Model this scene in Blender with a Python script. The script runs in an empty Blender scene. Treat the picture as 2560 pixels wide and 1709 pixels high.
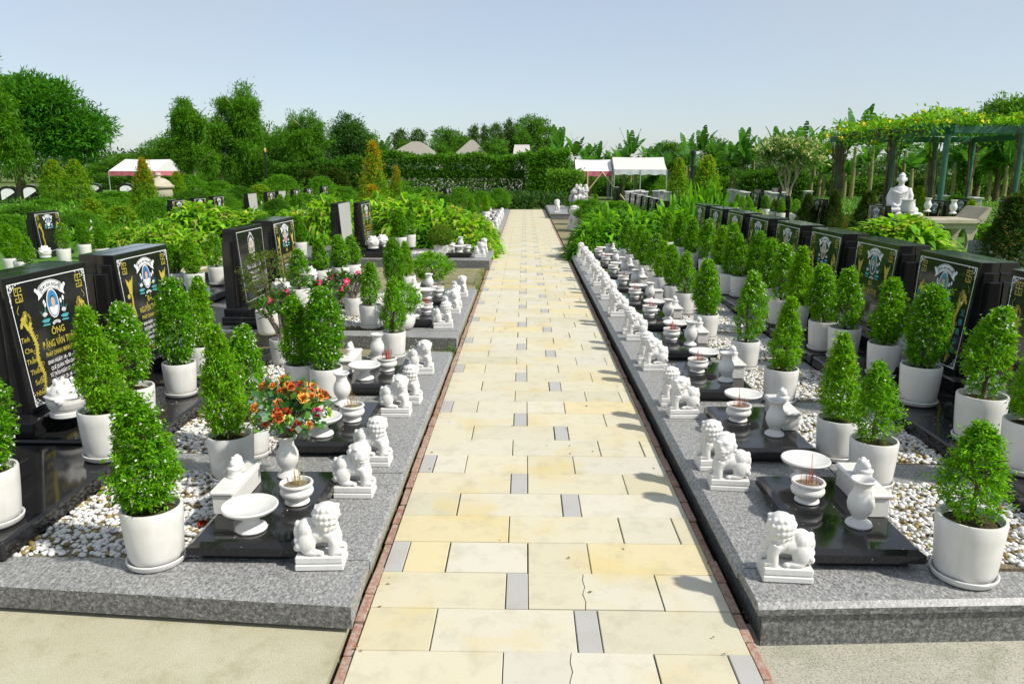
import bpy, math, random
import numpy as np
from mathutils import Vector, Matrix, Euler
R = math.radians
random.seed(7); RNG = np.random.default_rng(7)
SC = bpy.context.scene
COL = SC.collection

# ------------------------------------------------------------------ camera
CAM_H = 1.887; PITCH = 0.22501; YAW = 0.01616; ROLL = 0.00367; FPX = 1900.0
cd = bpy.data.cameras.new('camera'); cam = bpy.data.objects.new('camera', cd); COL.objects.link(cam)
cd.sensor_width = 36.0; cd.lens = FPX / 2560 * 36.0; cd.clip_start = 0.05; cd.clip_end = 3000
CAM_M = Matrix.Rotation(YAW, 4, 'Z') @ Matrix.Rotation(math.pi/2 - PITCH, 4, 'X') @ Matrix.Rotation(ROLL, 4, 'Z')
cam.matrix_world = Matrix.Translation((0, 0, CAM_H)) @ CAM_M
SC.camera = cam

# ------------------------------------------------------------------ sky, sun, exposure
SUN = Vector((0.36, -0.155, 0.40)).normalized()          # towards the sun
SUN_EL = math.asin(SUN.z); SUN_AZ = math.atan2(SUN.x, SUN.y)
world = bpy.data.worlds.new('World'); SC.world = world; world.use_nodes = True
wn = world.node_tree; wn.nodes.clear()
sky = wn.nodes.new('ShaderNodeTexSky'); sky.sky_type = 'NISHITA'; sky.sun_disc = False
sky.sun_elevation = SUN_EL; sky.sun_rotation = SUN_AZ
sky.altitude = 0; sky.air_density = 0.9; sky.dust_density = 0.8; sky.ozone_density = 3.0
bg = wn.nodes.new('ShaderNodeBackground'); bg.inputs['Strength'].default_value = 0.136
wo = wn.nodes.new('ShaderNodeOutputWorld')
# even veil of haze over the whole sky, slightly uneven like thin cloud
wtc = wn.nodes.new('ShaderNodeTexCoord'); wno = wn.nodes.new('ShaderNodeTexNoise'); wno.inputs['Scale'].default_value = 2.2; wno.inputs['Detail'].default_value = 4
wmr = wn.nodes.new('ShaderNodeMapRange'); wmr.inputs['From Min'].default_value = .3; wmr.inputs['From Max'].default_value = .7; wmr.inputs['To Min'].default_value = .50; wmr.inputs['To Max'].default_value = .72
wmx = wn.nodes.new('ShaderNodeMix'); wmx.data_type = 'RGBA'; wmx.inputs[7].default_value = (3.30, 3.46, 3.54, 1)
wn.links.new(wtc.outputs['Generated'], wno.inputs['Vector']); wn.links.new(wno.outputs['Fac'], wmr.inputs[0]); wn.links.new(wmr.outputs[0], wmx.inputs[0])
wn.links.new(sky.outputs[0], wmx.inputs[6]); wn.links.new(wmx.outputs[2], bg.inputs[0]); wn.links.new(bg.outputs[0], wo.inputs[0])
sl = bpy.data.lights.new('sun', 'SUN'); sl.energy = 3.6; sl.angle = R(2.2); sl.color = (1.0, 0.955, 0.87)
so = bpy.data.objects.new('sun', sl); COL.objects.link(so)
so.rotation_euler = (-SUN).to_track_quat('-Z', 'Y').to_euler(); so.location = (20, -10, 25)
SC.view_settings.view_transform = 'Standard'; SC.view_settings.look = 'None'
SC.view_settings.exposure = 0.45; SC.view_settings.gamma = 1.0; SC.view_settings.use_curve_mapping = False
SC.render.engine = 'CYCLES'
SC.cycles.max_bounces = 5; SC.cycles.diffuse_bounces = 2; SC.cycles.glossy_bounces = 3
SC.cycles.transmission_bounces = 2; SC.cycles.transparent_max_bounces = 6

def ray(x, y):                                           # direction through a photo point (2560 px wide)
    return (CAM_M.to_3x3() @ Vector(((x-1280)/FPX, -(y-854.5)/FPX, -1.0)))
def G(x, y, z=0.0):                                      # where that ray meets the level z
    d = ray(x, y); t = (z-CAM_H)/d.z; return Vector((d.x*t, d.y*t, z))
def D(x, y, Y):                                          # ... or the distance Y
    d = ray(x, y); t = Y/d.y; return Vector((d.x*t, Y, CAM_H+d.z*t))

# ------------------------------------------------------------------ materials
class NT:
    def __init__(s, name):
        s.m = bpy.data.materials.new(name); s.m.use_nodes = True; s.t = s.m.node_tree; s.t.nodes.clear()
        s.out = s.n('ShaderNodeOutputMaterial')
    def n(s, typ, **kw):
        nd = s.t.nodes.new(typ)
        for k, v in kw.items():
            if k.startswith('i_'):
                key = k[2:].replace('_', ' ')
                nd.inputs[int(key) if key.isdigit() else key].default_value = v
            else: setattr(nd, k, v)
        return nd
    def l(s, a, b): s.t.links.new(a, b)
    def coord(s, kind='obj', scale=(1,1,1), rnd=False):
        if kind == 'world': src = s.n('ShaderNodeNewGeometry').outputs['Position']
        else: src = s.n('ShaderNodeTexCoord').outputs['Object']
        mp = s.n('ShaderNodeMapping'); mp.inputs['Scale'].default_value = scale; s.l(src, mp.inputs[0])
        if rnd:
            oi = s.n('ShaderNodeObjectInfo'); mu = s.n('ShaderNodeMath', operation='MULTIPLY'); mu.inputs[1].default_value = 57.0
            s.l(oi.outputs['Random'], mu.inputs[0]); s.l(mu.outputs[0], mp.inputs['Location'])
        return mp.outputs[0]
    def noise(s, co, scale, detail=3, rough=.55):
        nd = s.n('ShaderNodeTexNoise'); nd.inputs['Scale'].default_value = scale; nd.inputs['Detail'].default_value = detail; nd.inputs['Roughness'].default_value = rough
        s.l(co, nd.inputs['Vector']); return nd.outputs['Fac']
    def ramp(s, fac, stops, interp='LINEAR'):
        r = s.n('ShaderNodeValToRGB'); r.color_ramp.interpolation = interp
        el = r.color_ramp.elements
        while len(el) < len(stops): el.new(0.5)
        for e, (p, c) in zip(el, stops): e.position = p; e.color = (*c, 1) if len(c) == 3 else c
        s.l(fac, r.inputs[0]); return r.outputs[0]
    def mix(s, fac, a, b, mode='MIX'):
        mx = s.n('ShaderNodeMix', data_type='RGBA', blend_type=mode)
        for inp, v in ((0, fac), (6, a), (7, b)):
            if isinstance(v, bpy.types.NodeSocket): s.l(v, mx.inputs[inp])
            else: mx.inputs[inp].default_value = v if inp == 0 else (*v, 1)
        return mx.outputs[2]
    def val(s, fac, lo, hi):
        mr = s.n('ShaderNodeMapRange'); mr.inputs['To Min'].default_value = lo; mr.inputs['To Max'].default_value = hi
        s.l(fac, mr.inputs[0]); return mr.outputs[0]
    def bump(s, h, strength, dist=.002):
        b = s.n('ShaderNodeBump'); b.inputs['Strength'].default_value = strength; b.inputs['Distance'].default_value = dist
        s.l(h, b.inputs['Height']); return b.outputs[0]
    def pbr(s, col, rough=.5, spec=.5, normal=None, metallic=0, coat=0):
        p = s.n('ShaderNodeBsdfPrincipled')
        for key, v in (('Base Color', col), ('Roughness', rough), ('Specular IOR Level', spec), ('Metallic', metallic), ('Coat Weight', coat)):
            if isinstance(v, bpy.types.NodeSocket): s.l(v, p.inputs[key])
            elif key == 'Base Color': p.inputs[key].default_value = (*v, 1)
            else: p.inputs[key].default_value = v
        if normal is not None: s.l(normal, p.inputs['Normal'])
        s.l(p.outputs[0], s.out.inputs[0]); return p

def plain(name, col, rough=.5, spec=.4, metallic=0, var=.12, scale=30, bump=0, rnd=True):
    t = NT(name); co = t.coord('obj', rnd=rnd); f = t.noise(co, scale, 4)
    c = t.ramp(f, [(.3, tuple(x*(1-var) for x in col)), (.7, tuple(min(1, x*(1+var)) for x in col))])
    t.pbr(c, rough, spec, t.bump(f, bump) if bump else None, metallic); return t.m

def granite_mat(name, dark, mid, light, scale=95, rough=.45, stretch=(1,1,1)):
    t = NT(name); co = t.coord('world', stretch)
    v = t.n('ShaderNodeTexVoronoi'); v.inputs['Scale'].default_value = scale; t.l(co, v.inputs['Vector'])
    sep = t.n('ShaderNodeSeparateColor'); t.l(v.outputs['Color'], sep.inputs[0])
    n1 = t.noise(co, scale*.45, 5, .7); n2 = t.noise(co, 1.4, 3)
    a = t.ramp(sep.outputs[0], [(0, dark), (.32, mid), (.7, mid), (.86, light)])
    b = t.ramp(n1, [(.36, dark), (.5, mid), (.62, light)])
    c = t.mix(.55, a, b); c = t.mix(t.val(n2, 0, .28), c, tuple(x*.72 for x in mid))
    t.pbr(c, t.val(n1, rough-.1, rough+.12), .45, t.bump(n1, .18, .001)); return t.m

M = {}
M['granite'] = granite_mat('grey_granite', (.07,.07,.068), (.245,.243,.236), (.50,.497,.485), 170, .42, (1,.55,1))
M['granite_front'] = granite_mat('grey_granite_split_shaded_face', (.035,.036,.034), (.125,.126,.12), (.33,.33,.315), 120, .5)  # split face, darkened further with the shade of the front sides in its colour
def black_mat():
    t = NT('polished_black_granite'); co = t.coord('world'); f = t.noise(co, 260, 2, .7); d = t.noise(co, 5, 4)
    c = t.ramp(f, [(.40, (.006,.006,.007)), (.62, (.012,.012,.013)), (.78, (.06,.06,.065))])
    c = t.mix(t.val(d, 0, .12), c, (.10,.095,.085))
    t.pbr(c, t.val(d, .03, .14), .5); return t.m
M['black'] = black_mat()
def marble_mat(name, base, grey, var=.5):
    t = NT(name); co = t.coord('obj', rnd=True); f = t.noise(co, 9, 6, .6); g = t.noise(co, 90, 3, .6); s = t.noise(co, 3, 3)
    c = t.mix(t.val(t.ramp(f, [(.48, (0,0,0)), (.53, (1,1,1)), (.58, (0,0,0))]), 0, var), base, grey)
    c = t.mix(t.val(s, -.10, .45), c, (.50,.465,.38)); w = t.noise(t.coord('obj', (26,26,5), True), 1.6, 5, .65); c = t.mix(t.ramp(w, [(.54, (0,0,0)), (.78, (.26,.26,.26))]), c, (.36,.35,.30))
    t.pbr(c, .42, .4, t.bump(g, .12, .0015)); return t.m
M['marble'] = marble_mat('white_marble', (.74,.73,.712), (.52,.52,.52), .28)
def pot_mat():
    t = NT('cream_white_glazed_pot'); co = t.coord('obj', rnd=True); f = t.noise(co, 14, 4); g = t.noise(co, 420, 2, .6); s = t.noise(t.coord('obj', (9,9,1.2), True), 2, 4)
    c = t.ramp(f, [(.3, (.66,.645,.61)), (.7, (.72,.71,.68))])
    c = t.mix(t.ramp(g, [(.66, (0,0,0)), (.72, (.5,.5,.5))]), c, (.36,.33,.28))
    c = t.mix(t.val(s, -.35, .45), c, (.46,.42,.34))
    t.pbr(c, .36, .45, t.bump(g, .1, .001)); return t.m
M['pot'] = pot_mat()
M['soil'] = plain('potting_soil_with_moss', (.055,.045,.022), .95, .1, var=.7, scale=60, bump=.8)
M['bark'] = plain('brown_bark', (.12,.085,.055), .9, .15, var=.45, scale=22, bump=.8)
M['pale_bark'] = plain('pale_grey_bark', (.34,.29,.22), .9, .15, var=.35, scale=18, bump=.6)
M['dry_vine'] = plain('dry_vine_stems', (.15,.105,.075), .9, .1, var=.4, scale=15)
def slab_mat(name, cols, yellow):
    t = NT(name); oi = t.n('ShaderNodeObjectInfo'); co = t.coord('world')
    base = t.ramp(oi.outputs['Random'], [(i/(len(cols)-1), c) for i, c in enumerate(cols)])
    f = t.noise(co, 300, 3, .7); g = t.noise(co, 1.7, 4, .6); s = t.noise(co, 7, 5, .65)
    c = t.mix(t.ramp(f, [(.35, (.35,.35,.35)), (.55, (0,0,0))]), base, tuple(x*.55 for x in cols[0]))
    c = t.mix(t.val(t.ramp(g, [(.52, (0,0,0)), (.72, (1,1,1))]), 0, yellow), c, (.58,.44,.13))
    c = t.mix(t.val(t.ramp(s, [(.50, (0,0,0)), (.72, (1,1,1))]), 0, .42), c, (.36,.33,.23))
    q = t.noise(co, 26, 4, .7); c = t.mix(t.ramp(q, [(.70, (0,0,0)), (.80, (.45,.45,.45))]), c, (.20,.17,.10))
    t.pbr(c, .75, .25, t.bump(f, .25, .0012)); return t.m
M['slab'] = slab_mat('cream_sandstone_paver', [(.62,.57,.41), (.57,.545,.46), (.65,.56,.33), (.53,.495,.36), (.62,.585,.48), (.58,.53,.38), (.63,.58,.43)], .6)
M['slab_grey'] = slab_mat('grey_granite_paver', [(.40,.392,.37), (.46,.45,.425)], .0)
M['joint'] = plain('dark_mossy_joint_sand', (.10,.10,.05), .95, .1, var=.6, scale=40)
def brick_mat():
    t = NT('worn_red_brick'); oi = t.n('ShaderNodeObjectInfo'); co = t.coord('world'); f = t.noise(co, 40, 5, .7); g = t.noise(co, 160, 3)
    base = t.ramp(oi.outputs['Random'], [(0, (.36,.15,.11)), (.5, (.40,.21,.16)), (1, (.33,.18,.14))])
    c = t.mix(t.ramp(f, [(.42, (0,0,0)), (.60, (.9,.9,.9))]), base, (.47,.40,.32)); c = t.mix(t.val(g, -.1, .45), c, (.15,.11,.07))
    t.pbr(c, .85, .2, t.bump(f, .6, .004)); return t.m
M['brick'] = brick_mat()
def concrete_mat(name, a, b, stain, grain=260):
    t = NT(name); co = t.coord('world'); f = t.noise(co, 1.6, 6, .65); g = t.noise(co, grain, 3, .7); s = t.noise(co, 5, 5, .7)
    c = t.ramp(f, [(.3, a), (.7, b)]); c = t.mix(t.ramp(s, [(.5, (0,0,0)), (.7, (.6,.6,.6))]), c, stain)
    c = t.mix(t.ramp(g, [(.36, (.75,.75,.75)), (.52, (0,0,0))]), c, tuple(x*.40 for x in a)); h = t.noise(co, .55, 5, .7); c = t.mix(t.ramp(h, [(.48, (0,0,0)), (.66, (.5,.5,.5))]), c, stain)
    t.pbr(c, .9, .2, t.bump(g, .6, .003)); return t.m
M['concrete'] = concrete_mat('sandy_concrete', (.46,.43,.29), (.57,.54,.41), (.32,.30,.17))
M['gravel_concrete'] = concrete_mat('exposed_aggregate_concrete', (.36,.35,.27), (.47,.455,.37), (.21,.22,.12), 130)
M['moss_stone'] = concrete_mat('mossy_flagstone', (.24,.22,.12), (.34,.31,.18), (.10,.11,.035))
M['dark_gap'] = plain('dark_drain_and_gap_shade', (.028,.028,.026), .9, .15, var=.5, scale=25)  # dark drain floor; in the left gap this tone is painted shade
M['earth'] = concrete_mat('grassy_earth', (.10,.15,.03), (.16,.22,.05), (.07,.10,.025), 60)
M['lawn'] = plain('lawn_turf', (.08,.19,.025), .9, .15, var=.5, scale=55, rnd=False)
def attr_mat(name, rough=.6, spec=.3, bump=0):
    t = NT(name); a = t.n('ShaderNodeAttribute', attribute_name='Col')
    nrm = None
    if bump: nrm = t.bump(t.noise(t.coord('obj'), 60, 3), bump)
    t.pbr(a.outputs['Color'], rough, spec, nrm); return t.m
M['pebble'] = attr_mat('river_pebble', .55, .35)
M['print'] = attr_mat('printed_inlay', .4, .35)
M['petal'] = attr_mat('flower_petal', .6, .2)
def leaf_mat(name, trans=.5, rough=.5, spec=.2):
    t = NT(name); a = t.n('ShaderNodeAttribute', attribute_name='Col')
    p = t.pbr(a.outputs['Color'], rough, spec)
    tr = t.n('ShaderNodeBsdfTranslucent'); c2 = t.mix(1.0, a.outputs['Color'], (1.45, 1.35, .55), 'MULTIPLY'); t.l(c2, tr.inputs[0])
    ms = t.n('ShaderNodeMixShader'); ms.inputs[0].default_value = trans
    t.l(p.outputs[0], ms.inputs[1]); t.l(tr.outputs[0], ms.inputs[2]); t.l(ms.outputs[0], t.out.inputs[0]); return t.m
M['leaf'] = leaf_mat('green_leaf')
M['white_petal'] = plain('small_white_petal', (.74,.74,.66), .6, .2, var=.04)
M['gold'] = plain('gold_leaf_inlay', (.50,.41,.055), .42, .5, var=.12, scale=80)
M['white_paint'] = plain('white_engraving_paint', (.80,.80,.80), .5, .3, var=.04)
M['teal'] = plain('teal_engraving_paint', (.08,.36,.40), .5, .3, var=.15)
M['green_metal'] = plain('green_painted_steel', (.03,.125,.070), .4, .5, var=.3, scale=9)
M['dark_metal'] = plain('black_painted_iron', (.012,.012,.013), .35, .5, var=.2)
M['grey_stone'] = marble_mat('pale_grey_stone', (.42,.42,.42), (.28,.28,.29), .5)
M['beige_stone'] = concrete_mat('beige_carved_stone', (.48,.43,.32), (.58,.53,.41), (.34,.30,.20), 90)
M['tent'] = plain('white_tent_canvas', (.70,.69,.68), .8, .2, var=.04, scale=3)
M['tent_cream'] = plain('cream_tent_canvas', (.64,.61,.56), .8, .2, var=.05, scale=3)
M['tent_pink'] = plain('faded_red_tent_valance', (.55,.16,.20), .8, .2, var=.15, scale=4)
M['tent_grey'] = plain('pale_grey_tent_valance', (.62,.63,.64), .8, .2, var=.1, scale=4)
M['galv'] = plain('galvanised_pipe', (.48,.50,.50), .4, .5, metallic=.6, var=.15)
M['bamboo'] = plain('yellow_bamboo', (.56,.45,.24), .6, .3, var=.2)
M['thatch'] = plain('grey_thatch', (.29,.27,.23), .95, .1, var=.3, scale=14, bump=1)
M['tin'] = plain('grey_corrugated_roof', (.50,.46,.42), .7, .3, var=.15, scale=6)
M['wall_white'] = plain('white_plaster', (.78,.75,.74), .85, .2, var=.06, scale=4)
M['incense_red'] = plain('red_incense_stick', (.42,.06,.03), .8, .2, var=.2)
M['incense_tan'] = plain('tan_incense_stick', (.42,.30,.10), .8, .2, var=.2)
M['ash'] = plain('grey_incense_ash', (.20,.17,.11), .95, .1, var=.5, scale=90, bump=.6)
M['clay'] = plain('grey_planter_concrete', (.20,.20,.205), .8, .3, var=.25, scale=12, bump=.3)
M['glass_lamp'] = plain('amber_lamp_glass', (.55,.36,.10), .2, .5, var=.1)

# ------------------------------------------------------------------ mesh building
class MB:
    def __init__(s): s.v = []; s.f = []; s.m = []; s.c = []
    def add(s, vs, fs, m=0, col=None):
        o = len(s.v); s.v.extend(tuple(x) for x in vs)
        for f in fs: s.f.append(tuple(i+o for i in f)); s.m.append(m); s.c.append(col)
        return s
    def box(s, x0, x1, y0, y1, z0, z1, m=0, col=None):
        vs = [(x,y,z) for z in (z0,z1) for y in (y0,y1) for x in (x0,x1)]
        return s.add(vs, [(0,2,3,1),(4,5,7,6),(0,1,5,4),(2,6,7,3),(0,4,6,2),(1,3,7,5)], m, col)
    def cbox(s, x0, x1, y0, y1, z0, z1, b=.006, m=0, col=None):       # box with chamfered edges
        X=(x0,x1);Y=(y0,y1);Z=(z0,z1);vs=[];idx={}
        for i in (0,1):
            for j in (0,1):
                for k in (0,1):
                    sx=b if i==0 else -b; sy=b if j==0 else -b; sz=b if k==0 else -b
                    for a,off in (('x',(0,sy,sz)),('y',(sx,0,sz)),('z',(sx,sy,0))):
                        idx[i,j,k,a]=len(vs); vs.append((X[i]+off[0],Y[j]+off[1],Z[k]+off[2]))
        f=[]
        for i in (0,1):
            q=[idx[i,0,0,'x'],idx[i,1,0,'x'],idx[i,1,1,'x'],idx[i,0,1,'x']]; f.append(q if i else q[::-1])
            q=[idx[0,i,0,'y'],idx[0,i,1,'y'],idx[1,i,1,'y'],idx[1,i,0,'y']]; f.append(q if i else q[::-1])
            q=[idx[0,0,i,'z'],idx[1,0,i,'z'],idx[1,1,i,'z'],idx[0,1,i,'z']]; f.append(q if i else q[::-1])
        for a in (0,1):
            for c in (0,1):
                f.append([idx[a,c,0,'x'],idx[a,c,0,'y'],idx[a,c,1,'y'],idx[a,c,1,'x']][::1 if a==c else -1])
                f.append([idx[a,0,c,'x'],idx[a,1,c,'x'],idx[a,1,c,'z'],idx[a,0,c,'z']][::1 if a!=c else -1])
                f.append([idx[0,a,c,'y'],idx[1,a,c,'y'],idx[1,a,c,'z'],idx[0,a,c,'z']][::1 if a==c else -1])
                for k in (0,1): f.append([idx[a,c,k,'x'],idx[a,c,k,'y'],idx[a,c,k,'z']])
        return s.add(vs, f, m, col)
    def prism(s, poly, z0, z1, m=0, col=None, b=0):                  # poly: ccw (x,y)
        n=len(poly)
        if b:
            c=np.mean(np.array(poly),0); ins=[(p[0]+(c[0]-p[0])*b/max(.001,math.hypot(*(c-p))), p[1]+(c[1]-p[1])*b/max(.001,math.hypot(*(c-p)))) for p in poly]
            vs=[(*p,z0) for p in poly]+[(*p,z1-b) for p in poly]+[(*p,z1) for p in ins]
            f=[tuple(range(n-1,-1,-1)),tuple(range(2*n,3*n))]
            for k in (0,1): f+= [(k*n+i,k*n+(i+1)%n,(k+1)*n+(i+1)%n,(k+1)*n+i) for i in range(n)]
            return s.add(vs,f,m,col)
        vs=[(*p,z0) for p in poly]+[(*p,z1) for p in poly]
        return s.add(vs,[tuple(range(n-1,-1,-1)),tuple(range(n,2*n))]+[(i,(i+1)%n,n+(i+1)%n,n+i) for i in range(n)],m,col)
    def lathe(s, prof, n=24, c=(0,0,0), m=0, col=None, wob=None):
        vs=[];f=[]
        for k,(r,z) in enumerate(prof):
            for i in range(n):
                a=2*math.pi*i/n; rr=r*(wob(a,k/(len(prof)-1)) if wob else 1)
                vs.append((c[0]+rr*math.cos(a),c[1]+rr*math.sin(a),c[2]+z))
        for k in range(len(prof)-1):
            for i in range(n):
                j=(i+1)%n; f.append((k*n+i,k*n+j,(k+1)*n+j,(k+1)*n+i))
        if prof[0][0]>1e-5: f.append(tuple(range(n-1,-1,-1)))
        if prof[-1][0]>1e-5: f.append(tuple((len(prof)-1)*n+i for i in range(n)))
        return s.add(vs,f,m,col)
    def tube(s, pts, rad, n=7, m=0, col=None):
        pts=[Vector(p) for p in pts]; vs=[];f=[]
        if not hasattr(rad,'__len__'): rad=[rad]*len(pts)
        up=Vector((0.13,0.21,1)).normalized()
        for k,p in enumerate(pts):
            d=(pts[min(k+1,len(pts)-1)]-pts[max(k-1,0)]).normalized()
            a=d.cross(up)
            if a.length<.05: a=d.cross(Vector((1,0,0)))
            a.normalize(); b=d.cross(a)
            for i in range(n):
                t=2*math.pi*i/n; vs.append(p+(a*math.cos(t)+b*math.sin(t))*rad[k])
        for k in range(len(pts)-1):
            for i in range(n):
                j=(i+1)%n; f.append((k*n+i,k*n+j,(k+1)*n+j,(k+1)*n+i))
        f.append(tuple(range(n-1,-1,-1))); f.append(tuple((len(pts)-1)*n+i for i in range(n)))
        return s.add(vs,f,m,col)
    def ell(s, c, r, nu=12, nv=8, m=0, col=None, rot=None):
        vs=[];f=[]
        for k in range(nv+1):
            t=math.pi*k/nv
            for i in range(nu):
                a=2*math.pi*i/nu; p=Vector((r[0]*math.sin(t)*math.cos(a),r[1]*math.sin(t)*math.sin(a),r[2]*math.cos(t)))
                if rot is not None: p=rot@p
                vs.append(p+Vector(c))
        for k in range(nv):
            for i in range(nu):
                j=(i+1)%nu; f.append((k*nu+i,(k+1)*nu+i,(k+1)*nu+j,k*nu+j))
        return s.add(vs,f,m,col)
    def mesh(s, name, mats, smooth=None):
        me=bpy.data.meshes.new(name); me.from_pydata(s.v,[],s.f)
        if not isinstance(mats,(list,tuple)): mats=[mats]
        for mt in mats: me.materials.append(M[mt] if isinstance(mt,str) else mt)
        if len(mats)>1: me.polygons.foreach_set('material_index',s.m)
        if any(c is not None for c in s.c):
            at=me.color_attributes.new('Col','FLOAT_COLOR','CORNER'); arr=[]
            for f,c in zip(s.f,s.c): arr.extend((*(c or (1,1,1)),1)*len(f))
            at.data.foreach_set('color',np.array(arr,dtype=np.float32))
        me.update()
        if smooth is not None:
            me.polygons.foreach_set('use_smooth',[True]*len(me.polygons)); me.set_sharp_from_angle(angle=R(smooth))
        return me

def obj(name, me, parent=None, loc=(0,0,0), rot=(0,0,0), scale=None):
    o=bpy.data.objects.new(name,me); COL.objects.link(o); o.location=loc; o.rotation_euler=rot
    if scale is not None: o.scale=scale if hasattr(scale,'__len__') else (scale,)*3
    if parent is not None: o.parent=parent
    return o
def tag(o, label=None, cat=None, group=None, kind=None):
    if label: o['label']=label
    if cat: o['category']=cat
    if group: o['group']=group
    if kind: o['kind']=kind
    return o
def thing(name, label, cat, loc=(0,0,0), rotz=0, group=None, scale=None):
    o=obj(name,None,None,loc,(0,0,rotz),scale); o.empty_display_size=.05
    return tag(o,label,cat,group)
def kit(parts, root):                                       # parts: [(name, mesh, [sub-parts])]
    for p in parts:
        o=obj(p[0],p[1],root)
        if len(p)>2 and p[2]:
            for q in p[2]: obj(q[0],q[1],o)
ORD=['first','second','third','fourth','fifth','sixth','seventh','eighth','ninth','tenth','eleventh','twelfth','thirteenth','fourteenth','fifteenth','sixteenth','seventeenth','eighteenth','nineteenth','twentieth']

def fast_mesh(name, V, F, mat, cols=None, smooth=False):      # V (n,3), F (m,k) numpy
    me=bpy.data.meshes.new(name); k=F.shape[1]
    me.vertices.add(len(V)); me.vertices.foreach_set('co',V.astype(np.float32).ravel())
    me.loops.add(F.size); me.loops.foreach_set('vertex_index',F.astype(np.int32).ravel())
    me.polygons.add(len(F)); me.polygons.foreach_set('loop_start',np.arange(0,F.size,k,dtype=np.int32))
    me.polygons.foreach_set('loop_total',np.full(len(F),k,dtype=np.int32))
    if cols is not None:
        at=me.color_attributes.new('Col','FLOAT_COLOR','POINT'); c4=np.ones((len(V),4),np.float32); c4[:,:3]=cols; at.data.foreach_set('color',c4.ravel())
    me.materials.append(M[mat] if isinstance(mat,str) else mat); me.update(calc_edges=True)
    if smooth: me.polygons.foreach_set('use_smooth',np.ones(len(F),dtype=bool))
    return me
def unit(a): return a/np.maximum(1e-9,np.linalg.norm(a,axis=-1,keepdims=True))
def leaf_arrays(P, Dv, L, Wd, fold=.25, curl=.0, rng=RNG):
    """one folded diamond leaf (two triangles) per row"""
    n=len(P); L=np.broadcast_to(L,(n,))[:,None]; Wd=np.broadcast_to(Wd,(n,))[:,None]
    Dv=unit(Dv); up=unit(rng.normal(size=(n,3))*.55+np.array([0,0,1.0]))
    S=unit(np.cross(Dv,up)); N=np.cross(S,Dv)
    a=P; t=P+Dv*L-N*curl*L; mid=P+Dv*L*.48
    l=mid+S*Wd*.5+N*Wd*fold; r=mid-S*Wd*.5+N*Wd*fold
    V=np.stack([a,l,t,r],1).reshape(-1,3); b=np.arange(n)[:,None]*4
    F=np.concatenate([b+np.array([0,2,1]),b+np.array([0,3,2])],0)
    return V,F
def tint(n, cols, w=None, jit=.16, rep=4, rng=RNG):
    cols=np.array(cols,float); idx=rng.choice(len(cols),n,p=w); c=cols[idx]*(1+rng.normal(size=(n,1))*jit)
    c=np.clip(c*(1+rng.normal(size=(n,3))*.05),.003,.9); return np.repeat(c,rep,0)
def vnoise(p, f, seed=0):                                    # cheap smooth noise
    rs=np.random.default_rng(seed); s=np.zeros(len(p))
    for k in range(5):
        w=rs.normal(size=3)*f*(1.5**k)*.7; s+=np.sin(p@w+rs.uniform(0,6.28))/(1.25**k)
    return s/3.2

# ------------------------------------------------------------------ the setting: ground, path, aprons
def sheet(name, x0, x1, y0, y1, z, mat, th=.05):
    return tag(obj(name, MB().box(x0,x1,y0,y1,z-th,z).mesh(name,mat)), kind='structure')
sheet('ground', -900, 900, -60, 1500, -.14, 'earth')
sheet('pavement_left', -9, -.735, -3, 3.02, -.004, 'concrete')
sheet('pavement_right', .975, 9, -3, 3.02, -.075, 'gravel_concrete')
sheet('plot_ground_left', -6.1, -.735, 3.02, 40, -.008, 'moss_stone')
sheet('plot_ground_right', 1.02, 6.6, 3.02, 40, -.05, 'moss_stone')
sheet('drain_channel', .955, 1.02, -3, 38, -.11, 'dark_gap', .03)
sheet('shaded_gap_left', -.735, -.715, -3, 38, -.06, 'dark_gap', .03)  # recessed gap beside the bricks, its shadow put into the near-black colour
sheet('side_path', -7.7, -6.1, -3, 40, 0, 'slab')
sheet('lawn_left', -60, -7.7, 6, 66, -.02, 'lawn')
sheet('lawn_right', 6.6, 60, 6, 56, -.02, 'lawn')

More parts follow.
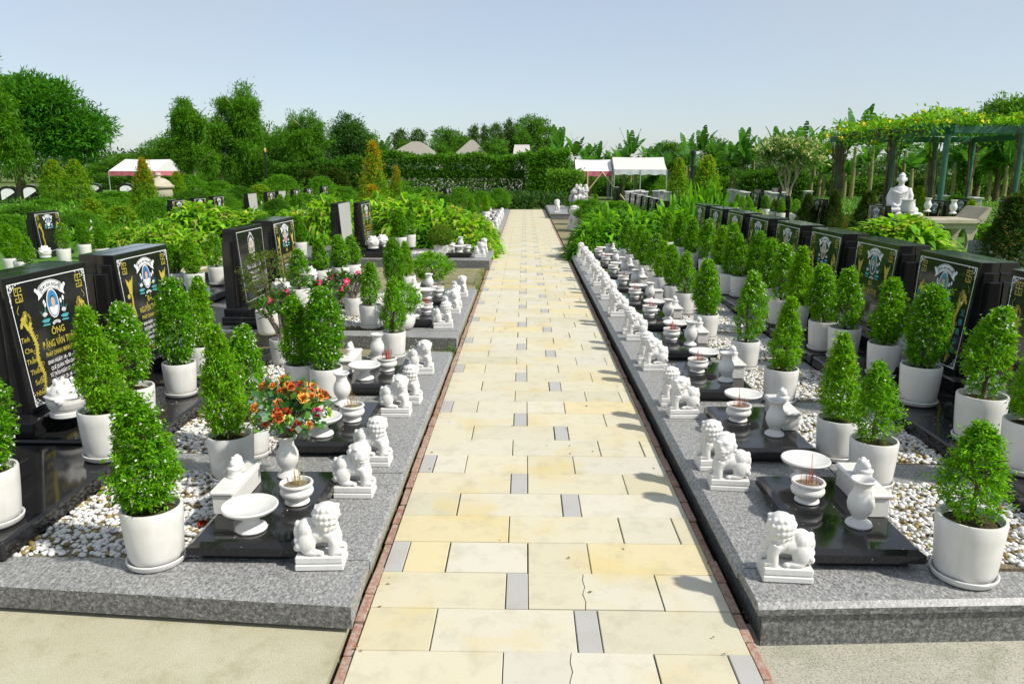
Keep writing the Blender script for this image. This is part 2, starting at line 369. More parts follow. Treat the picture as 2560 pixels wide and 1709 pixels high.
XL, XR, ROW = -.671, .916, .3044
path = tag(obj('path', MB().box(XL-.002,XR+.002,-3,36.0,-.09,-.010).mesh('path','joint')), kind='structure')
def slab_mesh(w, d, cracked=None):
    key=(round(w,3),round(d,3),cracked)
    if key in slab_cache: return slab_cache[key]
    me=MB().cbox(-w/2,w/2,-d/2,d/2,-.03,0,.0035).mesh('slab','slab'); slab_cache[key]=me; return me
slab_cache={}
far_mb=MB(); far_g=MB()
def row_joints(k):
    t=k%4
    if t==0: return [XL,-.073,.525,.82,XR] if k%8==0 else ([XL,-.58,-.073,.627,XR] if k%16==8 else [XL,-.073,.525,.82,XR]), []
    if t==1: return [XL,-.371,.226,.328,XR],[2]
    if t==2: return [XL,-.075,.0285,.626,XR],[1]
    return [XL,-.578,-.373,.0275,.331,XR],[0]
rs=random.Random(3)
for k in range(-8,110):
    y0=2.692+(k-1)*ROW; y1=y0+ROW
    if y1>36: break
    if y1<.9: continue
    j,greys=row_joints(k)
    if k==0: greys=[3]
    if k>3 and k%4==0 and rs.random()<.5: greys=[]
    for i in range(len(j)-1):
        a,b=j[i],j[i+1]; g=.0018+rs.random()*.0012
        if rs.random()<.13: g+=.0022
        grey=i in greys
        if y0<20.0:
            if k in (0,2) and abs(a-(.0285 if k==2 else -.073))<.01:      # the two cracked slabs
                pts=[(.279 if k==2 else .186)+d for d in (0,.006,-.004,.010,.004,.012)]
                ys=[y0+g+(ROW-2*g)*q/5 for q in range(6)]
                for side in (0,1):
                    poly=[(p+(-.002 if side==0 else .002),y) for p,y in zip(pts,ys)]
                    poly=[(a+g,y0+g)]+poly+[(a+g,y1-g)] if side==0 else poly[::-1]+[(b-g,y0+g),(b-g,y1-g)]
                    if side==1: poly=[(b-g,y0+g),(b-g,y1-g)]+poly[::-1][::-1]
                    mb=MB(); n=len(poly)
                    area=sum(poly[q][0]*poly[(q+1)%n][1]-poly[(q+1)%n][0]*poly[q][1] for q in range(n))
                    if area<0: poly=poly[::-1]
                    obj('slab',MB().prism(poly,-.03,.0005*side).mesh('slab','slab'),path)
                continue
            w=b-a-2*g; d=ROW-2*g; key=(round(w,3),round(d,4),grey)
            if key not in slab_cache: slab_cache[key]=MB().cbox(-w/2,w/2,-d/2,d/2,-.03,0,.003).mesh('slab','slab_grey' if grey else 'slab')
            obj('slab',slab_cache[key],path,((a+b)/2,(y0+y1)/2,rs.uniform(-.0015,.0012)),(0,0,rs.gauss(0,.0012)))
        else:
            (far_g if grey else far_mb).box(a+.003,b-.003,y0+.003,y1-.003,-.03,rs.uniform(-.0015,.001))
tag(obj('far_slabs',far_mb.mesh('far_slabs','slab'),path),kind='stuff')
tag(obj('far_grey_slabs',far_g.mesh('far_grey_slabs','slab_grey'),path),kind='stuff')
brick_m=[]
for q in range(4):
    mb=MB(); w=.0215; l=.098+.006*q
    mb.cbox(-w+.001*rs.random(),w,-l,l,-.07,-.002,.005); brick_m.append(mb.mesh('brick','brick'))
fb=MB()
for side in (-1,1):
    y=-.0+1.4; x=(XL-.0225) if side<0 else (XR+.0225)
    while y<35.8:
        q=rs.randrange(4); l=.2+.012*q+.006
        if y<13: obj('brick',brick_m[q],path,(x+rs.gauss(0,.0018),y+l/2,rs.uniform(-.012,.003)),(rs.gauss(0,.02),rs.gauss(0,.05),rs.gauss(0,.012)))
        else: fb.box(x-.021,x+.021,y+.003,y+l-.003,-.07,rs.uniform(-.006,.002))
        y+=l
tag(obj('far_bricks',fb.mesh('far_bricks','brick'),path),kind='stuff')

# ------------------------------------------------------------------ granite platforms
def coping_piece(length, width, th=.05, ch=.030, mat='granite'):
    # lies along +Y, outer edge at x=0, inner at x=width (x grows inward), top at z=0
    prof=[(0,-th),(0,-ch),(ch,0),(width,0),(width,-th)]
    vs=[(x,0,z) for x,z in prof]+[(x,length,z) for x,z in prof]; n=5
    f=[tuple(range(n)),tuple(range(2*n-1,n-1,-1))]+[(i,i+n,(i+1)%n+n,(i+1)%n) for i in range(n)]
    me=MB().add(vs,f).mesh('coping_slab',mat); return me
cop_cache={}
def coping(l,w,ch=.03):
    k=(round(l,2),round(w,2),ch)
    if k not in cop_cache: cop_cache[k]=coping_piece(l,w,.055,ch)
    return cop_cache[k]
def platform(label, sgn, xe, y0, y1, z, zb, width, skew, gran, xo, group, front_gran=.33, recess=.02):
    """sgn -1 left of the path, +1 right; xe outer edge facing the path; skew: how far the front edge runs away per metre"""
    t=thing('grave_platform',label,'platform',(0,0,0),0,group)
    X=lambda d: xe+sgn*d
    # core
    mb=MB()
    def quad(d0,d1,ya,yb,sk,zt,zbm,m=0):
        P=[(X(d0),ya+sk*d0),(X(d1),ya+sk*d1),(X(d1),yb),(X(d0),yb)]
        if sgn<0: P=P[::-1]
        mb.prism(P,zbm,zt,m)
    quad(.035,xo,y0+(.03 if sgn>0 else .06),y1-.01,skew,z-.0495,zb)
    obj('core',mb.mesh('core','granite_front'),t)
    # front fascia slabs
    n=max(1,int(round(xo/1.25))); st=xo/n
    for i in range(n if sgn>0 else 0):
        mb=MB(); d0=i*st+(.004 if i else .03); d1=(i+1)*st-.002
        P=[(X(d0),y0+.018+skew*d0),(X(d1),y0+.018+skew*d1),(X(d1),y0+.03+skew*d1),(X(d0),y0+.03+skew*d0)]
        if sgn<0: P=P[::-1]
        mb.prism(P,zb+recess,z-.052); obj('fascia_slab',mb.mesh('fascia_slab','granite_front'),t)
    # coping along the path
    ys=y0+front_gran; L=1.02
    while ys<y1-.05:
        l=min(L,y1-ys)
        if y1-ys-l<.35: l=y1-ys
        o=obj('coping_slab',coping(l-.004,.36,.034 if sgn>0 else .012),t,(xe,ys+.002,z+rs.uniform(-.0015,.0015)))
        if sgn<0: o.rotation_euler=(0,0,math.pi); o.location.y=ys+l-.002
        ys+=l
    # granite floor tiles behind the coping, with the front strip
    d=.362
    ys=y0+front_gran; 
    while ys<y1-.05:
        l=min(.8,y1-ys)
        if y1-ys-l<.3: l=y1-ys
        me=MB().cbox(0,gran-d-.003,0,l-.003,-.04,0,.002).mesh('floor_slab','granite')
        o=obj('floor_slab',me,t,(X(d) if sgn>0 else X(gran)+.003,ys,z-.003)); ys+=l
    # front strip: skewed slabs with a chamfered front edge
    n=max(1,int(round((xo-d)/.95))); st=(xo-d)/n
    for i in range(n):
        a=(d if i else .004)+i*st+.002 if i else .006; b=d+(i+1)*st-.002; ch=.022 if sgn>0 else .008; TH=.05 if sgn>0 else z-zb-recess-.001
        ya,yb=y0+skew*a,y0+skew*b; yi=y0+front_gran-.003
        vs=[(X(a),ya,z-TH),(X(b),yb,z-TH),(X(b),yb,z-ch),(X(a),ya,z-ch),(X(b),yb+ch,z),(X(a),ya+ch,z),(X(b),max(yi,yb+ch+.02),z),(X(a),max(yi,ya+ch+.02),z),(X(b),max(yi,yb+ch+.02),z-.048),(X(a),max(yi,ya+ch+.02),z-.048)]
        f=[(0,1,2,3),(3,2,4,5),(5,4,6,7),(7,6,8,9),(0,9,8,1),(1,8,6,4,2),(0,3,5,7,9)]
        if sgn<0: f=[q[::-1] for q in f]
        fmb=MB(); fmb.add(vs,f[:1],1); fmb.f.extend(tuple(q) for q in f[1:]); fmb.m.extend([0]*6); fmb.c.extend([None]*6)  # front face takes the darker granite, its shade partly in the colour
        obj('front_slab',fmb.mesh('front_slab',['granite','granite_front']),t,(0,0,rs.uniform(-.003,-.001)))
    return t
PZ=.13; PITCHY=1.265; RC=[3.63+PITCHY*k for k in range(10)]
LC=[3.5,4.80,6.10]; SK=.08
platform('long grey granite grave platform with chamfered edge along the right of the path',1,.975,2.84,15.75,PZ,-.075,.36,.055,.87,4.9,None,.30,.0)
platform('nearest grey granite grave platform left of the path, bouquet vase on it',-1,-.700,2.80,7.22,PZ,-.004,.36,SK,.80,5.2,'granite platforms left of the path',.37,.025)
platform('second grey granite grave platform left of the path, behind the narrow weedy gap',-1,-.705,7.80,11.1,PZ+.015,-.008,.36,SK,.80,5.2,'granite platforms left of the path',.33,.0)
platform('third grey granite grave platform left of the path, before the big leafy clump',-1,-.655,14.3,17.4,.19,-.008,.36,SK,.80,5.2,'granite platforms left of the path',.33,.0)
platform('far grey granite grave platform left of the path near its end',-1,-.68,21.5,33.5,.14,-.008,.36,.02,.80,5.2,'granite platforms left of the path',.33,.0)
platform('far grey granite grave platform right of the path beyond the leafy clump',1,.95,29.5,36,.2,-.05,.36,.02,.87,4.9,None,.33,.0)
# mossy flagstones in the gaps of the left side
fl=tag(obj('flagstone_floor',MB().box(-6,-.75,11.1,14.3,-.02,.02).mesh('flagstone_floor','moss_stone')),kind='structure')
y=11.15
for row in range(6):
    x=-.76; 
    while x>-5.4:
        w=rs.uniform(.5,.95); h=rs.uniform(.40,.46)
        obj('flagstone',MB().cbox(x-w+.012,x-.012,y+.008,y+h,.0,.05+rs.uniform(0,.025),.012).mesh('flagstone','moss_stone'),fl,(0,0,0),(0,0,0)); x-=w
    y+=.52
# pebbles
def pebble_bed(seed, lx, ly, n):
    rng=np.random.default_rng(seed); base=MB().ell((0,0,0),(1,1,1),6,4); bv=np.array(base.v); bf=np.array([f for f in base.f])
    P=np.stack([rng.uniform(-lx/2,lx/2,n),rng.uniform(-ly/2,ly/2,n),rng.uniform(-.006,.012,n)],1)
    R3=rng.uniform(.011,.021,n)[:,None]*np.stack([np.ones(n),rng.uniform(.65,.9,n),rng.uniform(.45,.65,n)],1)
    a=rng.uniform(0,6.28,n); ti=rng.normal(0,.3,n)
    V=bv[None]*R3[:,None]; c,s=np.cos(a)[:,None],np.sin(a)[:,None]
    x=V[...,0]*c-V[...,1]*s; yv=V[...,0]*s+V[...,1]*c; z=V[...,2]+x*ti[:,None]*.6
    V=np.stack([x,yv,z],-1)+P[:,None]; m=len(bv)
    F=(bf[None]+np.arange(n)[:,None,None]*m).reshape(-1,4)
    br=rng.random(n)<.14
    col=np.where(br[:,None],np.array([[.27,.20,.065]])*rng.uniform(.5,1.4,(n,1)),np.array([[.68,.67,.645]])*rng.uniform(.82,1.05,(n,1)))
    return fast_mesh('pebbles',V.reshape(-1,3),F,'pebble',np.repeat(np.clip(col,0,.88),m,0),True)
BED=[pebble_bed(s,.80,.93,1750) for s in (1,2)]; BEDL=pebble_bed(4,.86,1.0,2000)
bedg=MB().box(-.41,.41,-.47,.47,-.03,0).mesh('bed_soil','ash'); bedgl=MB().box(-.43,.43,-.50,.50,-.03,0).mesh('bed_soil','ash')
def bed(x,y,z,me,soil,label):
    o=obj('pebble_bed',me,None,(x,y,z+.006)); tag(o,label,'pebbles','pebble beds between the graves','stuff'); obj('bed_soil',soil,o,(0,0,-.004))
def strip(x0,x1,y0,y1,z,par):
    obj('cross_slab',MB().cbox(min(x0,x1),max(x0,x1),y0,y1,z-.045,z,.004).mesh('cross_slab','granite'),par)
rp=[o for o in COL.objects if o.get('category')=='platform']
for k,c in enumerate(RC):
    bed(2.235,c+.02,PZ-.012,BED[k%2],bedg,f'white pebble bed of the {ORD[k]} plot right of the path')
    strip(1.85,2.63,c+PITCHY/2-.145,c+PITCHY/2+.145,PZ-.002,rp[0])
for k,c in enumerate(LC):
    bed(-1.93,c+.18,PZ-.012,BEDL,bedgl,f'white and brown pebble bed of the {ORD[k]} plot left of the path')
    if k<2: strip(-1.5,-2.36,c+.18+.50,c+.18+.80,PZ-.002,rp[1])
for k,c in enumerate((8.75,10.05)):
    bed(-1.95,c+.1,PZ+.003,BEDL,bedgl,f'pebble bed of the {("nearer","farther")[k]} plot on the second left platform')
bed(-1.9,15.3,.178,BEDL,bedgl,'pebble bed on the third left platform behind the round bush')

# ------------------------------------------------------------------ lathe-turned and carved things
def voxel(mb, name, mat, size, smooth=2):
    me=mb.mesh(name,mat); o=bpy.data.objects.new('tmp',me); COL.objects.link(o)
    r=o.modifiers.new('r','REMESH'); r.mode='VOXEL'; r.voxel_size=size
    s=o.modifiers.new('s','SMOOTH'); s.iterations=smooth; s.factor=.5
    dg=bpy.context.evaluated_depsgraph_get(); out=bpy.data.meshes.new_from_object(o.evaluated_get(dg))
    bpy.data.objects.remove(o); out.name=name; out.polygons.foreach_set('use_smooth',[True]*len(out.polygons)); return out
def lion(mir):
    s=mir; b=MB(); z0=.066
    def E(c,r,rot=None): b.ell((c[0],c[1]*s,c[2]),r,14,10,rot=rot)
    E((-.058,0,.176),(.046,.051,.050)); E((-.01,0,.155),(.066,.046,.046)); E((.032,0,.168),(.046,.048,.060)); E((-.06,0,.13),(.040,.044,.045))
    for y in (-1,1):
        E((-.056,.036*y,.122),(.042,.026,.052)); E((-.030,.042*y,z0+.013),(.044,.018,.016)); E((.006,.044*y,z0+.010),(.016,.016,.013))
        b.tube([(.050,.030*y*s,.165),(.066,.033*y*s,.122),(.060,.033*y*s,z0)],[.030,.026,.023],10)
        E((.076,.034*y,z0+.013),(.027,.021,.017)); E((.060,.034*y,.118),(.020,.018,.020))
        for q in (-1,0,1): E((.097,(.034*y+.011*q),z0+.010),(.010,.007,.010))
        E((-.098,.020*y,.128),(.019,.020,.019)); E((-.064,.048*y,.122),(.017,.012,.017)); E((-.092,.042*y,.110),(.016,.014,.016)); E((-.100,.022*y,.094),(.019,.019,.018))
    E((-.104,0,.160),(.016,.022,.036)); E((-.100,0,.195),(.014,.016,.022))
    # neck, head turned to its left
    E((.030,0,.205),(.048,.051,.042))
    ang=1.12; hf=Vector((math.cos(ang),math.sin(ang),0)); hs=Vector((-hf.y,hf.x,0)); hc=Vector((.034,.006,.246))
    def H(a,l,u,r): p=hc+hf*a+hs*l+Vector((0,0,u)); E(p,r)
    H(0,0,0,(.058,.058,.053)); H(-.008,0,.022,(.050,.050,.034))
    H(.040,0,-.016,(.030,.030,.022)); H(.052,0,.0,(.014,.016,.011)); H(.040,0,-.036,(.026,.026,.010))
    for y in (-1,1):
        H(.040,.021*y,.016,(.012,.012,.011)); H(.034,.022*y,.031,(.020,.018,.008)); H(.040,.026*y,-.018,(.015,.014,.013))
        H(.006,.055*y,.012,(.010,.010,.020)); H(.058,.009*y,-.004,(.007,.007,.006))
    for row,(u,rr,n,sz) in enumerate(((.030,.048,6,.0125),(.004,.058,8,.0135),(-.022,.058,8,.0135),(-.046,.052,7,.012))):
        for q in range(n):
            a=math.pi+ (q-(n-1)/2)*(2.3/(n-1))*1.05
            H(math.cos(a)*rr,math.sin(a)*rr,u,(sz,sz,sz))
    for q in range(9):
        a=-1.5+q*3.0/8; E((.030+.047*math.cos(a),.052*math.sin(a),.190),(.008,.008,.008))
    E((.078,0,.172),(.010,.010,.011))
    body=voxel(b,'lion_body','marble',.0042,2)
    return body
LION=[lion(1),lion(-1)]
pl=MB()
pl.cbox(-.108,.108,-.066,.066,0,.030,.005); pl.cbox(-.106,.106,-.064,.064,.0335,.067,.005); pl.box(-.102,.102,-.06,.06,.02,.05)
PLINTH=pl.mesh('plinth','marble')
def put_lion(x,y,z,facing,turn,label,group,sc=1.0):
    t=thing('lion_statue',label,'statue',(x,y,z),facing,group,sc); obj('lion_body',LION[turn],t); obj('plinth',PLINTH,t)
DISH=MB().lathe([(.070,0),(.074,.006),(.070,.016),(.046,.030),(.038,.046),(.040,.062),(.060,.078),(.100,.092),(.126,.108),(.130,.118),(.126,.124),(.116,.122),(.100,.113),(.05,.107),(.0,.106)],40).mesh('dish','marble',40)
BOWL=MB().lathe([(.056,0),(.062,.005),(.060,.014),(.052,.022),(.062,.034),(.078,.048),(.084,.062),(.082,.074),(.074,.084),(.072,.090),(.082,.097),(.085,.106),(.081,.113),(.072,.112),(.068,.100),(.066,.09)],36).mesh('bowl','marble',50)
ASH=MB().lathe([(.067,.092),(.05,.096),(.0,.099)],20).mesh('ash','ash',60)
VASE=MB().lathe([(.058,0),(.062,.007),(.057,.018),(.038,.030),(.032,.040),(.040,.054),(.056,.080),(.062,.108),(.058,.140),(.046,.166),(.038,.184),(.040,.190),(.037,.196),(.042,.210),(.054,.224),(.057,.231),(.053,.236),(.044,.232),(.034,.214),(.032,.19),(.0,.18)],32).mesh('vase','marble',50)
def incense(seed,n,mat,tall):
    rg=random.Random(seed); b=MB()
    for i in range(n):
        a=rg.uniform(0,6.28); r=rg.uniform(0,.042); x,y=r*math.cos(a),r*math.sin(a); h=rg.uniform(.035,.085); dx,dy=rg.gauss(0,.006),rg.gauss(0,.006)
        b.tube([(x,y,.09),(x+dx,y+dy,.097+h)],.0013,4)
    if tall: b.tube([(.01,.01,.09),(.004,.02,.25)],.0014,4)
    return b.mesh('incense_sticks',mat)
STICK=[incense(1,16,'incense_tan',True),incense(2,13,'incense_red',True),incense(3,34,'incense_red',True),incense(4,7,'incense_tan',False)]
bx=MB(); bx.cbox(-.050,.050,-.20,.20,0,.096,.004); CHEST=bx.mesh('chest_body','marble')
bx=MB(); bx.cbox(-.060,.060,-.212,.212,.098,.126,.010); CHESTLID=bx.mesh('chest_lid','marble')
def knob():
    b=MB(); b.lathe([(.040,0),(.042,.008),(.038,.012)],18,(0,-.02,.124)); b.lathe([(.034,0),(.034,.03),(.040,.036),(.036,.044),(.0,.048)],18,(0,-.02,.135))
    b.ell((0,.03,.158),(.03,.045,.032)); b.ell((0,-.02,.196),(.024,.028,.022)); b.ell((0,.005,.20),(.02,.02,.022)); b.ell((0,.052,.188),(.016,.018,.022)); b.ell((0,.02,.215),(.016,.018,.015))
    for y in (-1,1): b.ell((.022*y,.04,.14),(.012,.022,.016)); b.ell((.016*y,.0,.212),(.008,.008,.012))
    return voxel(b,'chest_finial','marble',.005,1)
KNOB=knob()
osl=MB(); osl.prism([(-.25,-.44),(.25,-.44),(.25,.44),(-.25,.44)],.046,.098,0,None,0)
def offer_slab():
    b=MB(); w,l=.25,.44; ch=.028
    vs=[(-w,-l,.04),(w,-l,.04),(w,l,.04),(-w,l,.04),(-w,-l,.078),(w,-l,.078),(w,l,.078),(-w,l,.078),(-w+ch,-l+ch,.096),(w-ch,-l+ch,.096),(w-ch,l-ch,.096),(-w+ch,l-ch,.096)]
    f=[(3,2,1,0),(8,9,10,11)]+[(i,(i+1)%4,(i+1)%4+4,i+4) for i in range(4)]+[(i+4,(i+1)%4+4,(i+1)%4+8,i+8) for i in range(4)]
    return b.add(vs,f).mesh('slab_top','black')
OSLAB=offer_slab(); OFOOT=MB().box(-.20,.20,-.39,.39,0,.041).mesh('slab_foot','black')
def offering(x,y,z,side,name_k,stick,swap=False,items='dbvc'):
    """side -1: left of the path.  The chest stands on the side away from the path"""
    wh=name_k
    t=thing('offering_slab',f'low black granite offering slab, {wh}','slab',(x,y,z),0,'black offering slabs'); obj('slab_top',OSLAB,t); obj('slab_foot',OFOOT,t)
    zt=z+.096; n=-1 if side<0 else 1
    jr=random.Random(int(y*100)+side)
    j=lambda a=.015: jr.uniform(-a,a)
    if 'c' in items:
        c=thing('marble_chest',f'oblong marble chest on the offering slab {wh}','chest',(x+n*.190+j(.004),y+(.06 if n<0 else .10)+j(.01),zt),0,'marble chests on the offering slabs')
        obj('chest_body',CHEST,c); obj('chest_lid',CHESTLID,c); obj('chest_finial',KNOB,c)
    if 'd' in items: tag(obj('pedestal_dish',DISH,None,(x+j(.01),y+(-.27 if n<0 else .36)+j(),zt)),f'marble pedestal dish on the offering slab {wh}','dish','pedestal dishes on the offering slabs')
    if 'b' in items:
        b=thing('incense_bowl',f'incense bowl with sticks, offering slab {wh}','bowl',(x+(.127 if n<0 else -.09)+j(.01),y+(.01 if n<0 else .09)+j(),zt),j(1),'incense bowls on the offering slabs')
        obj('bowl',BOWL,b); obj('ash',ASH,b); obj('incense_sticks',STICK[stick],b)
    if 'v' in items:
        tag(obj('marble_vase',VASE,None,(x+(-.03 if n<0 else .06)+j(.01),y+(.355 if n<0 else -.17)+j(.01),zt)),f'marble vase on the offering slab {wh}','vase','marble vases on the offering slabs')
for k,c in enumerate(RC):
    offering(1.553,c-.07,PZ-.001,1,f'{ORD[k]} from the front right of the path',(1,1,1,2,1,1,1,3,1,3)[k])
    put_lion(1.16+rs.gauss(0,.01),c-.56+rs.gauss(0,.03),PZ,math.pi+rs.gauss(0,.06),1,f'marble lion looking away, nearer of the pair at the {ORD[k]} plot right of the path','marble lions along the right edge of the path')
    put_lion(1.16+rs.gauss(0,.01),c+.40+rs.gauss(0,.03),PZ,math.pi+rs.gauss(0,.06),0,f'marble lion facing forward, farther of the pair at the {ORD[k]} plot right of the path','marble lions along the right edge of the path')
for k,c in enumerate(LC):
    offering(-1.275,c+.06,PZ-.001,-1,f'{ORD[k]} from the front left of the path',(0,0,2)[k])
    ys=[(3.13,3.89),(4.34,5.27),(5.58,6.42)][k]
    put_lion(-.91+.02*(k==2),ys[0],PZ,rs.gauss(0,.05),0,f'marble lion looking away, nearer of the pair at the {ORD[k]} plot left of the path','marble lions along the left edge of the path')
    put_lion(-.925+.03*(k==2),ys[1],PZ,rs.gauss(0,.05),1,f'marble lion facing forward, farther of the pair at the {ORD[k]} plot left of the path','marble lions along the left edge of the path')
for k,c in enumerate((8.72,9.95)):
    w=('nearer','farther')[k]
    offering(-1.27,c,PZ+.014,-1,f'on the second left platform, {w} of two',(2,3)[k])
    put_lion(-.90,c-.42,PZ+.015,.05,0,f'white marble lion, nearer one of the {w} plot on the second left platform','marble lions along the left edge of the path')
    put_lion(-.89,c+.44,PZ+.015,-.04,1,f'white marble lion, farther one of the {w} plot on the second left platform','marble lions along the left edge of the path')
offering(-1.27,15.1,.189,-1,'on the third left platform',3)
for q in (0,1): put_lion(-.86,(14.72,15.6)[q],.19,.0,q,f'white marble lion on the third left platform, {("nearer","farther")[q]} of two','marble lions along the left edge of the path')
for q in range(8): put_lion(-.86-.02*(q%2),22.0+q*.95,.14,0,q%2,f'small distant white lion left of the path, {ORD[q]} beyond the leafy clump','distant lions by the path')
for q in range(4): offering(-1.25,22.5+q*1.9,.139,-1,f'{ORD[q]} beyond the leafy clump left of the path',3,items='vb')
put_lion(1.25,29.9,.2,math.pi/2,0,'white round backed lion on the far right platform','distant lions by the path',1.7)
put_lion(1.62,24.6,-.05,math.pi/2+.4,1,'white lion half hidden behind the right leafy clump','distant lions by the path',2.6)

# ------------------------------------------------------------------ headstones with inlaid faces
FH=.87; FW0=.405; FW1=.455; FB=.20
def fp(s,t,e=.0018): return (-.055*t/FH+e, s, FB+t)
class Face:                                                  # flat inlay shapes on the face (s right, t up)
    def __init__(s): s.b=MB()
    def poly(s,pts,m=0,col=None,e=.0018): s.b.add([fp(x,y,e) for x,y in pts],[tuple(range(len(pts)))],m,col); return s
    def line(s,pts,w,m=0,col=None,e=.0018,taper=None):
        n=len(pts)
        L=[];Rr=[]
        for i,p in enumerate(pts):
            a=pts[max(0,i-1)];b=pts[min(n-1,i+1)];dx,dy=b[0]-a[0],b[1]-a[1];l=math.hypot(dx,dy) or 1
            ww=w*(taper(i/(n-1)) if taper else 1)/2
            L.append((p[0]-dy/l*ww,p[1]+dx/l*ww));Rr.append((p[0]+dy/l*ww,p[1]-dx/l*ww))
        for i in range(n-1): s.poly([Rr[i],Rr[i+1],L[i+1],L[i]],m,col,e)
        return s
    def ell(s,c,rx,ry,m=0,col=None,e=.0018,n=24,a0=0,a1=6.2832):
        return s.poly([(c[0]+rx*math.cos(a0+(a1-a0)*i/n),c[1]+ry*math.sin(a0+(a1-a0)*i/n)) for i in range(n)],m,col,e)
    def text(s,body,c,width=None,height=.05,m=0,e=.0020,bold=.0,arc=None):
        cu=bpy.data.curves.new('t','FONT'); cu.body=body; cu.size=1; cu.align_x='CENTER'; cu.offset=bold; cu.resolution_u=3
        o=bpy.data.objects.new('t',cu); COL.objects.link(o)
        dg=bpy.context.evaluated_depsgraph_get(); me=bpy.data.meshes.new_from_object(o.evaluated_get(dg))
        bpy.data.objects.remove(o); bpy.data.curves.remove(cu)
        if not me.vertices: return s
        v=np.array([q.co[:2] for q in me.vertices]); x0,x1=v[:,0].min(),v[:,0].max()
        sy=height/.72; sx=(width/(x1-x0)) if width else sy
        out=[]
        for x,y in v:
            u=(x-(x0+x1)/2)*sx; w=y*sy
            if arc: out.append(fp(c[0]+math.sin(u/arc)*(arc+w),c[1]-arc+math.cos(u/arc)*(arc+w),e))
            else: out.append(fp(c[0]+u,c[1]+w,e))
        s.b.add(out,[tuple(p.vertices) for p in me.polygons],m); bpy.data.meshes.remove(me); return s
    def mesh(s,name,mats): return s.b.mesh(name,mats)
def hw(t): return FW0+(FW1-FW0)*t/FH
def border_mesh(fancy=True):
    f=Face(); top=.835; bot=.040
    for sg in (-1,1): f.line([(sg*(hw(bot)-.035),bot),(sg*(hw(top)-.035),top)],.006)
    for t in (top,bot): f.line([(-(hw(t)-.035),t),(hw(t)-.035,t)],.006)
    if fancy:
        rg=random.Random(5)
        for sg in (-1,1):
            for t,dn in ((top,-1),(bot,1)):
                sx=sg*(hw(t)-.036); k=1 if dn<0 else .7
                for q in range(90):
                    a=rg.random()**1.6*.125*k; b=rg.random()**1.6*.15*k
                    if (a/.125+b/.15)/k>1 or a*b>.0016: continue
                    r=rg.uniform(.003,.0065); f.ell((sx-sg*a,t+dn*b),r,r*rg.uniform(.5,1),n=6,e=.0016)
    return f.mesh('border','white_paint')
BORDER=border_mesh(); BORDER_PLAIN=border_mesh(False)
def banner_mesh():
    f=Face(); c=(0,.585); 
    arc=lambda r,a0,a1,n=14:[(c[0]+r*math.sin(a0+(a1-a0)*i/n),c[1]+r*math.cos(a0+(a1-a0)*i/n)) for i in range(n+1)]
    o=arc(.222,-.62,.62); i_=arc(.176,-.62,.62)
    for k in range(14): f.poly([o[k],o[k+1],i_[k+1],i_[k]][::-1])
    for r in (.170,.228): f.line(arc(r,-.60,.60),.004)
    for sg in (-1,1):
        a=.62*sg; p=(c[0]+.199*math.sin(a),c[1]+.199*math.cos(a))
        f.poly([(p[0]-sg*.02,p[1]+.035),(p[0]+sg*.045,p[1]+.008),(p[0]+sg*.022,p[1]-.022),(p[0]+sg*.03,p[1]-.052),(p[0]-sg*.022,p[1]-.024)][::sg])
        f.ell((p[0]+sg*.040,p[1]+.016),.014,.014,n=10)
    f.text('NƠI AN NGHỈ',(0,.585+.187),.20,.024,1,.0024,.02,arc=.187)
    return f.mesh('banner',['white_paint','black'])
BANNER=banner_mesh()
def portrait_mesh(shirt,bgc,hair,rx=.054,ry=.086,suit=False):
    f=Face(); c=(0,.655); W=(.80,.80,.80)
    f.ell(c,rx+.012,ry+.013,0,W,.0018); f.ell(c,rx+.006,ry+.007,0,(.35,.36,.38),.0022); f.ell(c,rx,ry,0,bgc,.0026)
    f.poly([(c[0]+rx*.93*math.cos(a),c[1]+ry*.95*math.sin(a)) for a in [math.pi*1.08+i*math.pi*.84/10 for i in range(11)]]+[(c[0]+rx*.45,c[1]-ry*.22),(c[0]-rx*.45,c[1]-ry*.22)],0,shirt,.0030)
    if suit: f.poly([(c[0]-.014,c[1]-ry*.25),(c[0]+.014,c[1]-ry*.25),(c[0],c[1]-ry*.75)][::-1],0,(.8,.8,.8),.0033)
    sk=(.62,.40,.27)
    f.poly([(c[0]-.012,c[1]-ry*.34),(c[0]+.012,c[1]-ry*.34),(c[0]+.012,c[1]),(c[0]-.012,c[1])],0,sk,.0034)
    f.ell((c[0],c[1]+ry*.22),.026,.034,0,hair,.0036); f.ell((c[0],c[1]+ry*.13),.0225,.032,0,sk,.0040)
    for sg in (-1,1): f.ell((c[0]+sg*.009,c[1]+ry*.17),.0035,.0016,0,(.06,.04,.03),.0043,8)
    f.ell((c[0],c[1]-ry*.06),.007,.0018,0,(.42,.18,.15),.0043,8)
    return f.mesh('portrait','print')
PORT=[portrait_mesh((.74,.76,.80),(.03,.22,.48),(.03,.025,.02)),portrait_mesh((.78,.78,.76),(.04,.16,.42),(.05,.04,.04)),portrait_mesh((.04,.05,.09),(.05,.28,.36),(.10,.09,.08),suit=True),portrait_mesh((.25,.18,.10),(.60,.55,.46),(.04,.03,.03)),portrait_mesh((.55,.16,.10),(.45,.48,.55),(.04,.03,.03))]
